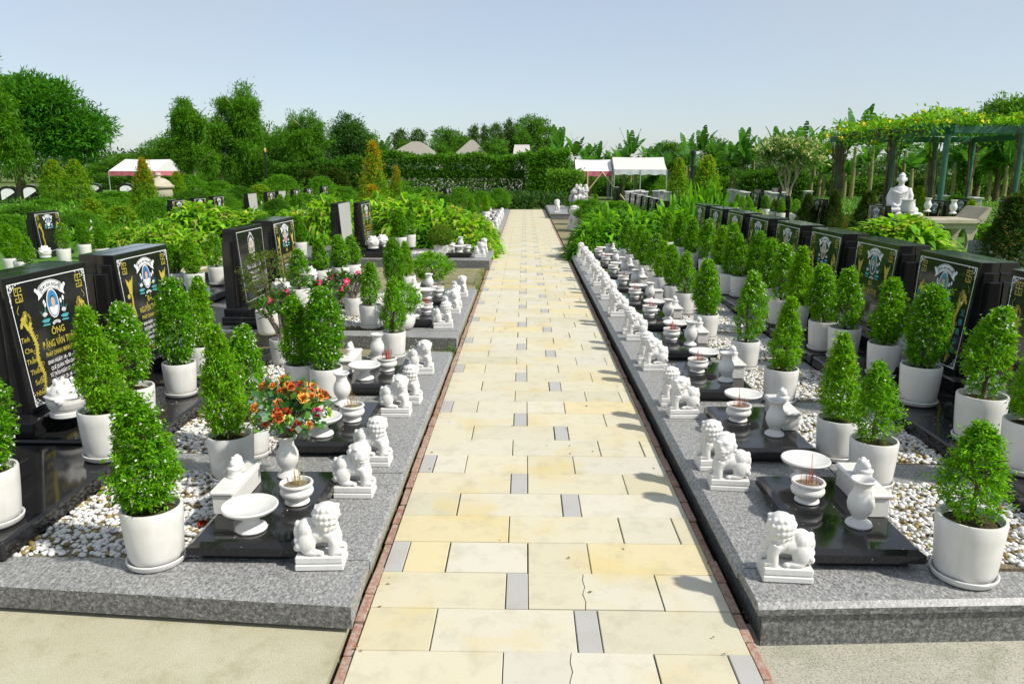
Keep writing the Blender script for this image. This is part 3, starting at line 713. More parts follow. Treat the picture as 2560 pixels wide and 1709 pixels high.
def lotus_mesh():
    f=Face()
    for sg in (-1,1):
        b=(sg*.105,.575)
        f.poly([(b[0]-.048,b[1]-.018),(b[0]-.02,b[1]-.032),(b[0]+.025,b[1]-.034),(b[0]+.050,b[1]-.014),(b[0]+.02,b[1]-.010),(b[0]-.02,b[1]-.009)],1)
        f.poly([(b[0]-.045,b[1]-.05),(b[0]+.03,b[1]-.056),(b[0]+.04,b[1]-.046),(b[0]-.03,b[1]-.040)],1,None,.0022)
        for a in (-.9,-.45,0,.45,.9):
            d=(math.sin(a),math.cos(a)); p=(b[0],b[1]+.004)
            f.poly([(p[0]-d[1]*.004,p[1]),(p[0]+d[0]*.022-d[1]*.009,p[1]+d[1]*.020),(p[0]+d[0]*.040,p[1]+d[1]*.036),(p[0]+d[0]*.022+d[1]*.009,p[1]+d[1]*.020),(p[0]+d[1]*.004,p[1])][::-1],0,None,.0024)
        for dx,h in ((.012,.10),(-.018*sg-.0,.085)):
            f.line([(b[0]+dx*.4,b[1]+.02),(b[0]+dx,b[1]+h-.02)],.003,1); f.ell((b[0]+dx,b[1]+h),.011,.018,0,None,.0022,10)
        for dx in (.05,.035,-.03): f.line([(b[0]+sg*.01,b[1]),(b[0]+sg*dx,b[1]+.05)],.002,1)
    for a in (-1.2,-.8,-.4,0,.4,.8,1.2):
        d=(math.sin(a),math.cos(a)); p=(0,.520); f.ell((p[0]+d[0]*.032,p[1]+d[1]*.012),.014,.010,0,None,.0024,8)
    return f.mesh('lotus',['white_paint','teal'])
LOTUS=lotus_mesh()
def manji_mesh(sgn):
    f=Face()
    for sg in (sgn,):
        c=(sg*.330,.762); u=.0130
        def L(p,e=.002): f.line([(c[0]+x*u,c[1]+y*u*1.15) for x,y in p],.006,0,None,e)
        L([(-2.6,2.9),(-.1,2.9)],.0020); L([(-2.6,3.05),(-2.6,-.05)],.0022); L([(-2.6,.0),(2.6,.0)],.0024); L([(2.6,.2),(2.6,-3.05)],.0022); L([(2.6,-2.9),(0,-2.9)],.0020)
        L([(0,2.9),(0,-2.9)],.0026); L([(0,2.9),(2.6,2.9)],.0028); L([(2.6,2.9),(2.6,1.3)],.0030); L([(-2.6,-2.9),(0,-2.9)],.0028); L([(-2.6,-2.9),(-2.6,-1.3)],.0030); L([(1.2,1.4),(2.6,1.4)],.0032); L([(-1.2,-1.4),(-2.6,-1.4)],.0032); L([(-1.3,2.9),(-1.3,1.3)],.0032); L([(1.3,-2.9),(1.3,-1.3)],.0032)
    return f.mesh('sign_emblem','gold')
MANJI=[manji_mesh(-1),manji_mesh(1)]
def dragon_mesh(sg):
    f=Face(); rg=random.Random(9)
    xs=lambda q: sg*(.272-.045*q+.010*math.sin(q*16))
    pts=[(xs(i/40),.575-.515*i/40) for i in range(41)]
    f.line(pts,.019,0,None,.0020,lambda q:1.0-.5*q)
    f.line([(sg*(.33-.03*math.cos(i*.5)),.635-.012*i) for i in range(8)],.022,0,None,.0022); f.line([(sg*(.345),.615),(sg*.30,.535),(sg*.262,.575)],.03,0,None,.0024)
    for i in range(2,40,1):
        p=pts[i]
        for k in (-1,1):
            l=rg.uniform(.006,.020)*(1.1-.6*i/40); f.poly([(p[0]+k*.009,p[1]+.008),(p[0]+k*.009,p[1]-.008),(p[0]+k*(.012+l),p[1]+rg.uniform(-.008,.02))][::k],0,None,.0018)
    for q in range(34):
        a=rg.uniform(0,6.28); r=rg.random()**.5; c=(sg*.300+.042*r*math.cos(a),.600+.048*r*math.sin(a)); rr=rg.uniform(.005,.010)
        f.line([(c[0]+rr*math.cos(t),c[1]+rr*math.sin(t)) for t in (0,1,2,3,4,5)],.0030,0,None,.0026)
    f.line([(sg*(.36+.012*math.sin(i*1.2)),.640+.014*i) for i in range(5)],.004,0,None,.0020)
    for q in (8,15,22,29,35):
        p=pts[q]; c=(p[0]+sg*.028*(1 if q%2 else -1),p[1]); f.line([(c[0]+.014*math.cos(t),c[1]+.012*math.sin(t)) for t in (0,1,2,3,4,5,6)],.004,0,None,.0022)
    return f.mesh('dragon','gold')
def phoenix_mesh(sg):
    f=Face(); x=lambda q: sg*(.285-.045*q)
    pts=[(x(i/30)+.006*math.sin(i*.7),.56-.46*i/30) for i in range(31)]
    f.line(pts,.016,0,None,.0020,lambda q:1-.4*q)
    for i in range(1,30):
        p=pts[i]
        for k in (-1,1): f.poly([(p[0]+k*.006,p[1]+.005),(p[0]+k*.006,p[1]-.007),(p[0]+k*.017,p[1]-.013)][::k],0,None,.0018)
    b=(sg*.285,.58); 
    f.poly([(b[0]-.03,b[1]+.02),(b[0]-.022,b[1]-.03),(b[0]+.02,b[1]-.03),(b[0]+.032,b[1]+.02),(b[0]+.062,b[1]+.115),(b[0]+.022,b[1]+.07),(b[0]+.012,b[1]+.088),(b[0]-.006,b[1]+.062),(b[0]-.055,b[1]+.10),(b[0]-.045,b[1]+.05)][::-1],0,None,.0022)
    f.ell((b[0]+sg*.04,b[1]-.045),.022,.020,0,None,.0024,12)
    for q in (.72,.86): 
        c=(x(q)+sg*.02,.56-.46*q); f.line([(c[0]+.016*math.cos(t),c[1]+.045*math.sin(t)) for t in [i*.5 for i in range(13)]],.007,0,None,.0024)
    return f.mesh('phoenix','gold')
DRAG=[dragon_mesh(-1),dragon_mesh(1)]; PHX=[phoenix_mesh(-1),phoenix_mesh(1)]
def wreath_mesh():
    f=Face(); rg=random.Random(3); c=(0,.655)
    for q in range(70):
        a=6.283*q/70; r=1+rg.uniform(0,.28); p=(c[0]+.080*r*math.cos(a),c[1]+.120*r*math.sin(a)); d=rg.uniform(0,3.14); l=.013
        f.poly([(p[0]-l*math.cos(d),p[1]-l*math.sin(d)),(p[0]+.005*math.sin(d),p[1]-.005*math.cos(d)),(p[0]+l*math.cos(d),p[1]+l*math.sin(d)),(p[0]-.005*math.sin(d),p[1]+.005*math.cos(d))])
    for q in range(26): f.ell((rg.gauss(0,.035),.505+rg.gauss(0,.014)),.006,.009,n=7,e=.002)
    for q in range(10): f.ell((rg.gauss(0,.014),.80+rg.gauss(0,.010)),.006,.010,n=7,e=.002)
    return f.mesh('wreath','white_paint')
WREATH=wreath_mesh()
def words(col,sg,t0,dt):
    f=Face()
    for i,w in enumerate(col): f.text(w,(sg*(.335-.010*i),t0-dt*i),None,.030,0,.0026,.0)
    return f
def inscription(title,name,dharma,lines,left,right,closing=True):
    out=[]
    def ln(txt,c,w,h,mat,nm,bold=.012):
        f=Face(); f.text(txt,c,w,h,0,.0026,bold); out.append(f.mesh(nm,mat))
    if title: ln(title,(0,.452),None,.046,'gold','title_line')
    if name: ln(name,(0,.375),min(.385,.034*len(name)),.048,'gold','name_line')
    if dharma: ln(dharma,(.005,.318),.36,.032,'gold','subtitle_line')
    for i,l in enumerate(lines): ln(l,(0,.268-.043*i),min(.345,.0150*len(l)),.025,'white_paint','date_line')
    if closing:
        f=Face(); f.line([(-.11,.078),(-.05,.083),(-.02,.077),(.02,.085),(.05,.079),(.11,.084)],.006); f.ell((0,.081),.022,.009,0,None,.0022,10); out.append(f.mesh('flourish','gold'))
        ln('GIA ĐÌNH ĐỒNG LẬP MỘ',(0,.050),.30,.022,'gold','closing_line')
    for i,q in enumerate(left): ln(q,(-(.350-.014*i),.46-.072*i),None,.034,'gold','side_word',.006)
    for i,q in enumerate(right): ln(q,((.352-.014*i),.52-.072*i),None,.034,'gold','side_word',.006)
    return out
def cjk():
    f=Face(); w=Face()
    def colm(s,txt,x,t0,dt,h,dx=0):
        for i,ch in enumerate(txt): s.text(ch,(x+dx*i,t0-dt*i),None,h,0,.0026,.006)
    cols=[]
    for a_ in (('顯考李六公之墓',.0,.452,.066,.046),('生於一九二三年',-.10,.40,.036,.022),('卒於二〇一二年',-.135,.40,.036,.022),('孝男孝女',.07,.30,.04,.022),('全家同敬立',.105,.38,.05,.028)):
        q_=Face(); colm(q_,*a_); cols.append(q_.mesh('inscription_column','gold'))
    w2=Face(); colm(w2,'母恩大海深',-.345,.52,.075,.040,.012)
    colm(w,'父德高山重',.345,.46,.075,.040,-.012)
    return cols+[w.mesh('couplet','teal'),w2.mesh('couplet','teal')]
def bevel(me,w):
    import bmesh
    bm=bmesh.new(); bm.from_mesh(me); bmesh.ops.bevel(bm,geom=list(bm.edges),offset=w,segments=1,affect='EDGES'); bm.to_mesh(me); bm.free(); return me
def stone_body():
    b=MB(); z0,z1=FB,FB+FH+.012
    P=[(0,-FW0,z0),(0,FW0,z0),(-.195,FW0,z0),(-.195,-FW0,z0),(-.0555,-FW1,z1),(-.0555,FW1,z1),(-.195,FW1,z1),(-.195,-FW1,z1)]
    b.add(P,[(3,2,1,0),(4,5,6,7),(0,1,5,4),(1,2,6,5),(2,3,7,6),(3,0,4,7)])
    return bevel(b.mesh('stone_body','black'),.004)
BODY=stone_body()
def shoulder(sg,q):
    b=MB(); e=.05*(q+1); zt=FB+FH-.065*(q+1)
    y0,y1=(FW0-.02,FW0+.012+e) if sg>0 else (-FW0-.012-e,-FW0+.02)
    b.box(-.193+.002*q,-.078-.022*q,y0,y1,FB-.001*q,zt); return bevel(b.mesh('shoulder','black'),.004)
SHO=[[shoulder(s,q) for q in (0,1)] for s in (-1,1)]
BASE1=bevel(MB().box(-.197,.10,-.58,.58,.10,FB).mesh('base_step','black'),.006)
GREYBACK=bevel(MB().add([(.004,-FW0+.01,FB),(.004,FW0-.01,FB),(-.02,FW0-.01,FB),(-.02,-FW0+.01,FB),(-.052,-FW1+.01,FB+FH),(-.052,FW1-.01,FB+FH),(-.075,FW1-.01,FB+FH),(-.075,-FW1+.01,FB+FH)],[(3,2,1,0),(4,5,6,7),(0,1,5,4),(1,2,6,5),(2,3,7,6),(3,0,4,7)]).mesh('stone_panel','grey_stone'),.003)
def headstone(x,y,z,rot,label,group,kind='dragon',port=0,text=None,face=True,scale=1.0,base=True,sho=True):
    t=thing('headstone',label,'headstone',(x,y,z),rot,group,scale)
    o=obj('stone_body',BODY,t)
    if base: obj('base_step',BASE1,t)
    if sho:
        for s in (0,1):
            for q in (0,1): obj('shoulder',SHO[s][q],t)
    if not face: return t
    if kind=='blank': obj('stone_panel',GREYBACK,t); return t
    obj('border',BORDER_PLAIN if kind=='wreath' else BORDER,o); 
    obj('portrait',PORT[port],o)
    if kind=='wreath': obj('wreath',WREATH,o)
    else:
        obj('banner',BANNER,o); obj('lotus',LOTUS,o); obj('sign_emblem',MANJI[0],o); obj('sign_emblem',MANJI[1],o)
        K=DRAG if kind=='dragon' else PHX; nm='dragon' if kind=='dragon' else 'phoenix'
        obj(nm,K[0],o); obj(nm,K[1],o)
    if isinstance(text,list):
        for q in text: obj(q.name.split('.')[0],q,o)
    elif text:
        obj('inscription',text[0],o)
        if text[1]: obj('dates',text[1],o)
    return t
T1=inscription('ÔNG','ĐẶNG VĂN THẢO','PHÁP DANH: MINH ĐỊNH',['SINH NGÀY: 18 - 03 - 1943','QUÊ QUÁN: TIỀN GIANG','TỪ TRẦN NGÀY: 27 - 07 - 2013','(NHẰM NGÀY: 20 - 06 - TÂN TỴ)','HƯỞNG THỌ: 71 TUỔI'],['Tình','Cha','Thắm','Thiết','Suối','Nhuần'],['Cha'])
T2=inscription('BÀ','NGUYỄN THỊ TÍNH','PHÁP DANH: DIỆU AN',['SINH NGÀY: 01 - 01 - 1931','QUÊ QUÁN: TP HỒ CHÍ MINH','TỪ TRẦN NGÀY: 01 - 10 - 2001','(NHẰM NGÀY: 20 - 08 - TÂN TỴ)','HƯỞNG THỌ: 71 TUỔI'],['Con','Tu','Phước'],['Cho','Dài','Trì','Con','Cháu','Hiền','Tâm'])
T3=[]
for txt,c,w,h in (('TRẦN THỊ DIỆU HUYỀN',(0,.40),.46,.044),('PHÁP DANH: DIỆU HIỀN',(0,.335),.30,.028),('SINH NĂM 1958',(0,.28),.22,.024),('MẤT NGÀY 20 - 01',(0,.235),.26,.024),('GIA ĐÌNH LẬP MỘ',(.10,.10),.22,.022)):
    f_=Face(); f_.text(txt,c,w,h,0,.0026,.011); T3.append(f_.mesh('name_line' if h>.03 else 'date_line','white_paint'))
T4=inscription('BÀ','BẠCH THỊ DIỆM','PHÁP DANH: DIỆU TÂM',['SINH NGÀY: 01 - 01 - 1930','QUÊ QUÁN: TIỀN GIANG','TỪ TRẦN NGÀY: 06 - 01 - 2012','HƯỞNG THỌ: 82 TUỔI'],['Con','Tu','Phước','Dài'],['Cho','Dài','Trì','Con'],False)
TR2=inscription('BÀ','TRỊNH THỊ','',[],['Con','Tu','Phước'],['Đời','Cù','Lao'],False)
TR3=inscription('ÔNG','','',[],['Tình','Cha','Thắm'],['Cha','Cù'],False)
TCJK=cjk()
FZ=PZ
# right row, faces toward the path; every grave backs onto another that faces away
spec={1:('dragon',1,TR3,'cut by the right picture edge'),2:('dragon',2,TCJK,'with gold Chinese characters and a suited portrait'),3:('phoenix',2,TR2,'with gold phoenixes and a woman\'s portrait'),4:('dragon',3,TR3,'with gold dragons, second beyond the Chinese one'),
      5:('dragon',3,None,'fifth of the row'),6:('phoenix',1,None,'sixth of the row'),7:('dragon',3,None,'seventh of the row'),8:('dragon',3,None,'eighth of the row'),9:('dragon',4,None,'farthest of the row')}
XS=3.35
for k in range(1,10):
    kd,po,tx,d=spec[k]
    headstone(XS,RC[k],FZ,math.pi,f'black headstone right of the path {d}','black headstones in the right row',kd,po,tx)
    headstone(XS+.402,RC[k]+.02,FZ,0,f'back of a black headstone behind the {ORD[k]} headstone of the right row','black headstones backing the right row',face=False,base=False)
XLF=-3.15
lspec=[(XLF,5.02,'dragon',0,T1,'nearest on the left, gold dragons and a man in a pale shirt'),(XLF,6.32,'phoenix',1,T2,'second on the left, gold phoenixes and a woman\'s portrait'),
       (XLF-.03,8.93,'wreath',3,T3,'with a white wreathed portrait, left of the path'),(XLF-.03,10.23,'phoenix',4,T4,'with gold phoenixes, right behind the wreathed one')]
for x,y,kd,po,tx,d in lspec:
    headstone(x,y,FZ,0,f'polished black headstone, {d}','black headstones in the left row',kd,po,tx)
    if kd!='wreath': headstone(x-.402,y+.03,FZ,math.pi,f'back of a black headstone standing behind the one {d.split(",")[0]}','black headstones backing the left row',face=False,base=False)
headstone(-3.30,14.25,.17,0,'black headstone with a blank pale grey panel, by the third left platform','black headstones in the left row','blank',base=False)
headstone(-3.16,15.5,.13,0,'tall black headstone beside the blank grey one','black headstones in the left row','phoenix',4,T4,base=False)
# grave slabs before the headstones
GS=bevel(MB().box(0,1.02,-.612,.612,0,.098).mesh('grave_cover','black'),.012)
GB=bevel(MB().box(.28,.62,-.17,.17,.0985,.20).mesh('urn_block','black'),.006)
GBL=bevel(MB().box(.36,.70,-.17,.17,.0985,.20).mesh('urn_block','black'),.006)
def grave(x,y,z,sgn,label,group):
    t=thing('grave_slab',label,'grave slab',(x,y,z),0 if sgn>0 else math.pi,group); obj('grave_cover',GS,t); obj('urn_block',GB if sgn>0 else GBL,t)
for k in range(10): grave(2.63,RC[k],PZ,1,f'polished black grave slab of the {ORD[k]} plot right of the path','black grave slabs')
for k,c in enumerate(LC): grave(-2.35,c+.22,PZ,-1,f'polished black grave slab of the {ORD[k]} plot left of the path','black grave slabs')
for k,c in enumerate((8.93,10.23)): grave(-2.38,c,PZ+.014,-1,f'black grave slab of the {("nearer","farther")[k]} plot on the second left platform','black grave slabs')
grave(-2.45,15.2,.19,-1,'polished black grave slab on the third left platform','black grave slabs')
for k,c in enumerate((8.9,10.2,11.5)): grave(-4.15,c,PZ,-1,f'black grave slab of the {ORD[k]} plot behind the left headstones','black grave slabs')
# lidded urns
def urn():
    b=MB(); b.lathe([(.070,.02),(.085,.03),(.106,.060),(.118,.095),(.116,.125),(.104,.14)],28)
    b.lathe([(.122,.128),(.124,.138),(.108,.146),(.104,.165),(.088,.19),(.072,.205),(.050,.222),(.028,.235),(.0,.24)],28,wob=lambda a,k:1+.05*math.sin(a*6)*(1-k))
    for sg in (-1,1):
        b.tube([(0,sg*.10,.115),(0,sg*.135,.118),(0,sg*.150,.138),(0,sg*.142,.150)],[.022,.020,.016,.011],10)
    for q in range(6):
        a=q*math.pi/3; b.ell((.055*math.cos(a),.055*math.sin(a),.218),(.014,.014,.026)); a+=.5; b.ell((.095*math.cos(a),.095*math.sin(a),.178),(.013,.013,.022))
    return voxel(b,'urn_body','marble',.0055,1)
URN=urn(); USTAND=MB().lathe([(.098,0),(.104,.006),(.104,.030),(.092,.034),(.0,.034)],28).mesh('urn_stand','marble',40)
def put_urn(x,y,z,rot,label,sc=1):
    t=thing('lidded_urn',label,'urn',(x,y,z),rot,'lidded white urns before the headstones',sc); obj('urn_body',URN,t); obj('urn_stand',USTAND,t)
for k in range(1,10): put_urn(3.08,RC[k]+.02,PZ+.20,.3*k,f'white lidded marble urn before the {ORD[k-1]} headstone of the right row')
for k,(y,z) in enumerate(((3.72,.33),(4.62,.33),(6.22,.33),(9.02,.345),(10.2,.345))): put_urn(-2.93,y,z-.001,.2*k,'white lidded marble urn '+('at the left edge half behind a shrub','before the dragon headstone, nearest left','before the second headstone on the left','before the wreathed headstone','before the narrow headstone behind the wreathed one')[k])
for k,(x,y) in enumerate(((-2.97,14.9),(-2.85,15.25))): put_urn(x,y,.34,0,f'white lidded urn on the third left platform, {("left","right")[k]} of two')

# ------------------------------------------------------------------ potted clipped shrubs
GREENS=[(.130,.370,.008),(.175,.440,.011),(.090,.275,.006),(.245,.500,.016)]
def shrub(seed,H,Rad,shape='cone',ns=1500,nl=7,L=.022,bump=.13,cols=GREENS,w=None,flowers=150,z0=.0,gap=0):
    rng=np.random.default_rng(seed)
    t=rng.random(ns)**.85; a=rng.uniform(0,2*np.pi,ns)
    if shape=='cone': r=np.where(t<.24,.50+.50*t/.24,np.clip(1-(t-.24)/.79,0,1)**.72)
    elif shape=='dome': r=np.where(t<.3,.52+.48*t/.3,np.clip(1-((t-.3)/.72)**1.7,0,1)**.62)
    elif shape=='ball': r=np.sqrt(np.clip(1-(2*t-1)**2,0,1))
    else: r=np.clip(1-t,0,1)**.5
    p0=np.stack([np.cos(a)*r,np.sin(a)*r,t*2],1); b=1+bump*vnoise(p0,2.6,seed)
    rr=r*Rad*b*np.clip(rng.normal(.90,.12,ns),.40,1.18); z=t*H*(1+.05*vnoise(p0,2,seed+5))
    keep=np.ones(ns,bool)
    if gap: keep=vnoise(p0,2.2,seed+9)>-.55*1/gap
    stray=rng.random(ns)<.035; rr=np.where(stray,rr+Rad*rng.uniform(.12,.38,ns),rr); z=np.where(stray,z+.02*H,z)
    P=np.stack([np.cos(a)*rr,np.sin(a)*rr,z],1)[keep]; a=a[keep]; t=t[keep]; n=len(P)
    dirv=unit(np.stack([np.cos(a)*(1-.6*t),np.sin(a)*(1-.6*t),.25+.9*t],1)+rng.normal(size=(n,3))*.45)
    # sprigs of leaves
    k=np.arange(nl)[None]/nl
    base=P[:,None]+dirv[:,None]*(k[...,None]-.35)*L*2.0
    az=rng.uniform(0,6.28,(n,nl)); ref=unit(np.cross(dirv,rng.normal(size=(n,3)))); ref2=np.cross(dirv,ref)
    side=ref[:,None]*np.cos(az)[...,None]+ref2[:,None]*np.sin(az)[...,None]
    ld=unit(dirv[:,None]*.55+side*1.0+np.array([0,0,.12])); ls=L*rng.uniform(.7,1.25,(n,nl))
    V,F=leaf_arrays(base.reshape(-1,3),ld.reshape(-1,3),ls.ravel(),ls.ravel()*.34,.18,.20,rng)
    C=tint(n*nl,cols,w,.18,4,rng)
    fol=fast_mesh('foliage',V,F,'leaf',C)
    fm=None
    if flowers:
        idx=rng.choice(n,flowers,p=(lambda q:q/q.sum())(np.clip(vnoise(P/Rad,2.5,seed+3)+.75,.02,2)**2)); c=P[idx]+dirv[idx]*L*1.1+rng.normal(size=(flowers,3))*L*.4
        pa=rng.uniform(0,6.28,flowers); pts=[];nr=dirv[idx]; r1=unit(np.cross(nr,rng.normal(size=(flowers,3)))); r2=np.cross(nr,r1)
        dd=[];cc=[]
        for q in range(5):
            an=q*2*np.pi/5; dd.append(r1*np.cos(an)+r2*np.sin(an)+nr*.3); cc.append(c)
        V,F=leaf_arrays(np.concatenate(cc),np.concatenate(dd),L*.34,L*.20,.05,0,rng); fm=fast_mesh('flowers',V,F,'white_petal')
    return fol,fm
def trunk_mesh(H,r,seed,mat='bark',n=7):
    rg=random.Random(seed); b=MB(); pts=[(rg.gauss(0,.006)*i,rg.gauss(0,.006)*i,H*i/4) for i in range(5)]
    b.tube(pts,[r,r*.85,r*.7,r*.5,r*.25],n)
    for q in range(5):
        z=H*rg.uniform(.15,.7); a=rg.uniform(0,6.28); l=H*.3; b.tube([(0,0,z),(l*.5*math.cos(a),l*.5*math.sin(a),z+l*.5),(l*math.cos(a),l*math.sin(a),z+l*.8)],[r*.4,r*.3,r*.12],5)
    return b.mesh('trunk',mat,60)
SHR=[]
LG=[(.17,.42,.010),(.22,.48,.014),(.12,.34,.008),(.28,.52,.018)]; DK=[(.100,.310,.008),(.135,.370,.010),(.075,.235,.006),(.190,.440,.014)]
for i,(H,Rd,sh,ns,fl,gp,bp,cl) in enumerate([(.56,.124,'cone',1150,90,0,.26,GREENS),(.54,.118,'dome',1080,150,0,.28,GREENS),(.60,.114,'cone',1000,130,0,.32,LG),(.50,.135,'cone',640,20,1.0,.40,GREENS),(.52,.126,'dome',1100,210,0,.26,DK),(.58,.112,'dome',1050,60,0,.22,DK),(.57,.120,'cone',900,170,1.6,.34,GREENS),(.55,.110,'cone',980,40,0,.30,LG),(.53,.122,'dome',850,240,1.7,.36,GREENS)]):
    SHR.append((*shrub(20+i,H,Rd,sh,ns,8,.027,bp,flowers=int(fl*.75),gap=gp,cols=cl),trunk_mesh(H*.9,.014,i),H))
POT=MB().lathe([(.085,.0),(.100,.005),(.112,.018),(.119,.045),(.125,.12),(.130,.20),(.132,.255),(.129,.262),(.120,.262),(.116,.255),(.115,.232)],40).mesh('pot','pot',45)
SAUCER=MB().lathe([(.092,0),(.112,.003),(.125,.014),(.130,.034),(.126,.038),(.118,.034),(.111,.018),(.0,.016)],40).mesh('saucer','pot',45)
SOIL=MB().lathe([(.117,.230),(.09,.236),(.04,.242),(.0,.243)],20).mesh('soil','soil',60)
npot=0
def potted(x,y,z,top,label,group,v=None,wide=1.0,pot=1.0,saucer=True):
    global npot; v=npot%9 if v is None else v; npot+=1; v=(v,v,6,v,7,8)[npot%6] if v not in (0,3) or npot>8 else v
    t=thing('potted_shrub',label,'potted plant',(x,y,z),0,group)
    off=.0165 if saucer else 0
    if saucer: obj('saucer',SAUCER,t,(0,0,0),(0,0,0),pot)
    obj('pot',POT,t,(0,0,off),(0,0,0),pot); obj('soil',SOIL,t,(0,0,off),(0,0,0),pot)
    fol,fm,tr,H=SHR[v]; zb=off+.236*pot; s=(top-z-zb-.03)/H; lr=random.Random(npot*7); ry=lr.uniform(0,6.28); w=wide*.96
    obj('trunk',tr,t,(0,0,zb-.01),(0,0,ry),(1,1,s)); f=obj('foliage',fol,t,(0,0,zb+.03),(lr.gauss(0,.045),lr.gauss(0,.045),ry),(w*lr.uniform(.93,1.08),w*lr.uniform(.93,1.08),s))
    if fm: tag(obj('flowers',fm,f),kind='stuff')
    return t
GRF='potted shrubs beside the right offering slabs'; GRS='potted shrubs on the right grave slabs'
rf=[(1.955,3.09,.83,3,1.0,1.06),(1.99,4.11,.84,3,.85,.98),(1.95,4.52,.92,2,.95,.93),(1.98,5.68,.93,1,1,.98),(1.99,6.68,.98,4,1,.95),(1.92,7.90,.93,1,1,.98),(1.96,8.12,.90,5,.9,.95),(1.99,9.36,.90,4,1,.95),(1.96,9.95,.90,0,1,.95),(1.94,10.77,.88,4,1,.95),(1.94,11.35,.92,5,1,.95),(1.93,12.1,.90,1,1,.95),(1.92,12.85,.93,0,1.05,.95),(1.92,13.7,.90,4,1.05,.95),(1.93,14.6,.92,1,1.05,.95)]
for i,(x,y,tp,v,w,ps) in enumerate(rf): potted(x,y,PZ-.004,tp,f'white pot with clipped flowering shrub beside the right offering slabs, {ORD[i]} from the front',GRF,v,w,ps)
rsl=[(2.83,4.07,1.05,0,1.05,1.08),(2.84,4.56,1.06,1,1.05,1.1),(2.86,5.34,1.07,4,1.05,1.05),(2.95,6.10,1.02,0,1.0,1.0),(2.85,6.66,1.06,4,1.1,1.05),(2.80,7.02,1.0,1,1.05,1.0),(2.85,7.90,1.09,4,1.1,1.0),(2.80,8.24,1.08,0,1.05,1.0),(2.9,9.05,1.05,1,1,1),(2.98,9.72,1.09,5,1,1),(2.86,10.05,1.09,2,1.05,1),(2.78,10.28,1.15,0,1,1.0),(2.9,11.3,1.05,1,1.1,1),(2.85,11.9,1.1,4,1.1,1),(2.8,12.9,1.05,0,1.1,1),(2.8,13.9,1.05,5,1.1,1),(2.75,14.8,1.08,1,1.15,1)]
for i,(x,y,tp,v,w,ps) in enumerate(rsl): potted(x,y,PZ+.099,tp,f'white pot with clipped shrub on the right black grave slabs, {ORD[i]} from the front',GRS,v,w,ps)
GLF='potted shrubs beside the left offering slabs'; GLS='potted shrubs on the left grave slabs'
lf=[(-1.67,3.14,.91,0,1.02,1.0,'densely clipped cone at the front left corner'),(-1.68,4.10,1.02,2,1.0,.98,'behind the oblong marble chest'),(-1.70,4.46,.92,0,.95,.9,'just behind the bouquet vase'),(-1.74,5.72,.90,0,1.0,.98,'behind the orange bouquet'),(-1.52,5.62,.97,4,1.05,.96,'full of white blossom beside the second vase'),(-1.24,7.02,.88,2,.9,.9,'at the far end of the nearest left platform')]
for i,(x,y,tp,v,w,ps,d) in enumerate(lf): potted(x,y,PZ-.004,tp,f'white pot with clipped shrub, {d}',GLF,v,w,ps)
lsl=[(-2.52,3.30,.99,4,1.05,1.0,'cut by the left picture edge'),(-2.43,4.16,1.11,0,1.0,1.06,'before the dragon headstone, nearer one'),(-2.52,4.66,1.03,1,1.0,1.02,'before the dragon headstone, farther one'),(-2.55,5.40,1.07,4,1.0,.9,'before the second left headstone, nearer one'),(-2.62,5.95,1.03,2,1.0,.9,'before the second left headstone, farther one')]
for i,(x,y,tp,v,w,ps,d) in enumerate(lsl): potted(x,y,PZ+.099,tp,f'white pot with clipped shrub on the slab {d}',GLS,v,w,ps)
l2=[(-1.72,8.34,.87,0,.95,.95,PZ,'nearest pot on the second left platform'),(-1.62,9.4,1.0,4,1.0,.95,PZ,'tall one on the second left platform'),(-1.67,10.7,.86,0,.9,.95,PZ,'far one on the second left platform'),(-2.62,8.70,.95,5,1.0,1.0,PZ+.11,'beside the wreathed headstone'),(-2.80,10.42,.91,0,1,.95,PZ+.11,'before the narrow headstone, left one'),(-2.62,10.75,.93,1,1,.95,PZ+.11,'before the narrow headstone, middle one'),(-2.52,11.05,.93,5,1,.95,PZ+.11,'before the narrow headstone, right one'),
    (-4.72,10.1,.86,5,1,.95,PZ+.1,'behind the left headstones, first of three'),(-4.40,10.0,.97,4,1.05,1.0,PZ+.1,'behind the left headstones, second of three'),(-4.42,10.8,.94,5,1,.95,PZ+.1,'behind the left headstones, third of three'),(-4.55,15.4,.90,5,1.15,1.0,PZ,'left of the blank grey headstone'),
    (-2.60,15.95,1.0,5,1.2,1.0,.19,'on the third left platform, left one of a pair'),(-2.50,16.6,1.0,5,1.2,1.0,.19,'on the third left platform, right one of a pair'),
    (-9.16,13.4,.85,0,1.1,1.05,.0,'at the far left edge, back one'),(-8.67,12.95,.81,1,1.0,1.05,.0,'at the far left edge, front one'),(-9.24,15.1,.76,0,1,1.0,.0,'beside the far left headstone'),(-9.27,15.9,.72,5,1,1.05,.0,'right of the far left headstone, third'),(-8.96,16.0,.62,5,1,1.05,-.1,'right of the far left headstone, fourth'),(-8.3,12.6,.75,3,.9,1.0,.0,'right of the far left urn')]
for i,(x,y,tp,v,w,ps,z,d) in enumerate(l2): potted(x,y,z,tp,f'white pot with clipped shrub {d}','potted shrubs farther back on the left',v,w,ps)
put_urn(-9.3,14.6,.16,0,'white lidded urn before the far left headstone',.95)
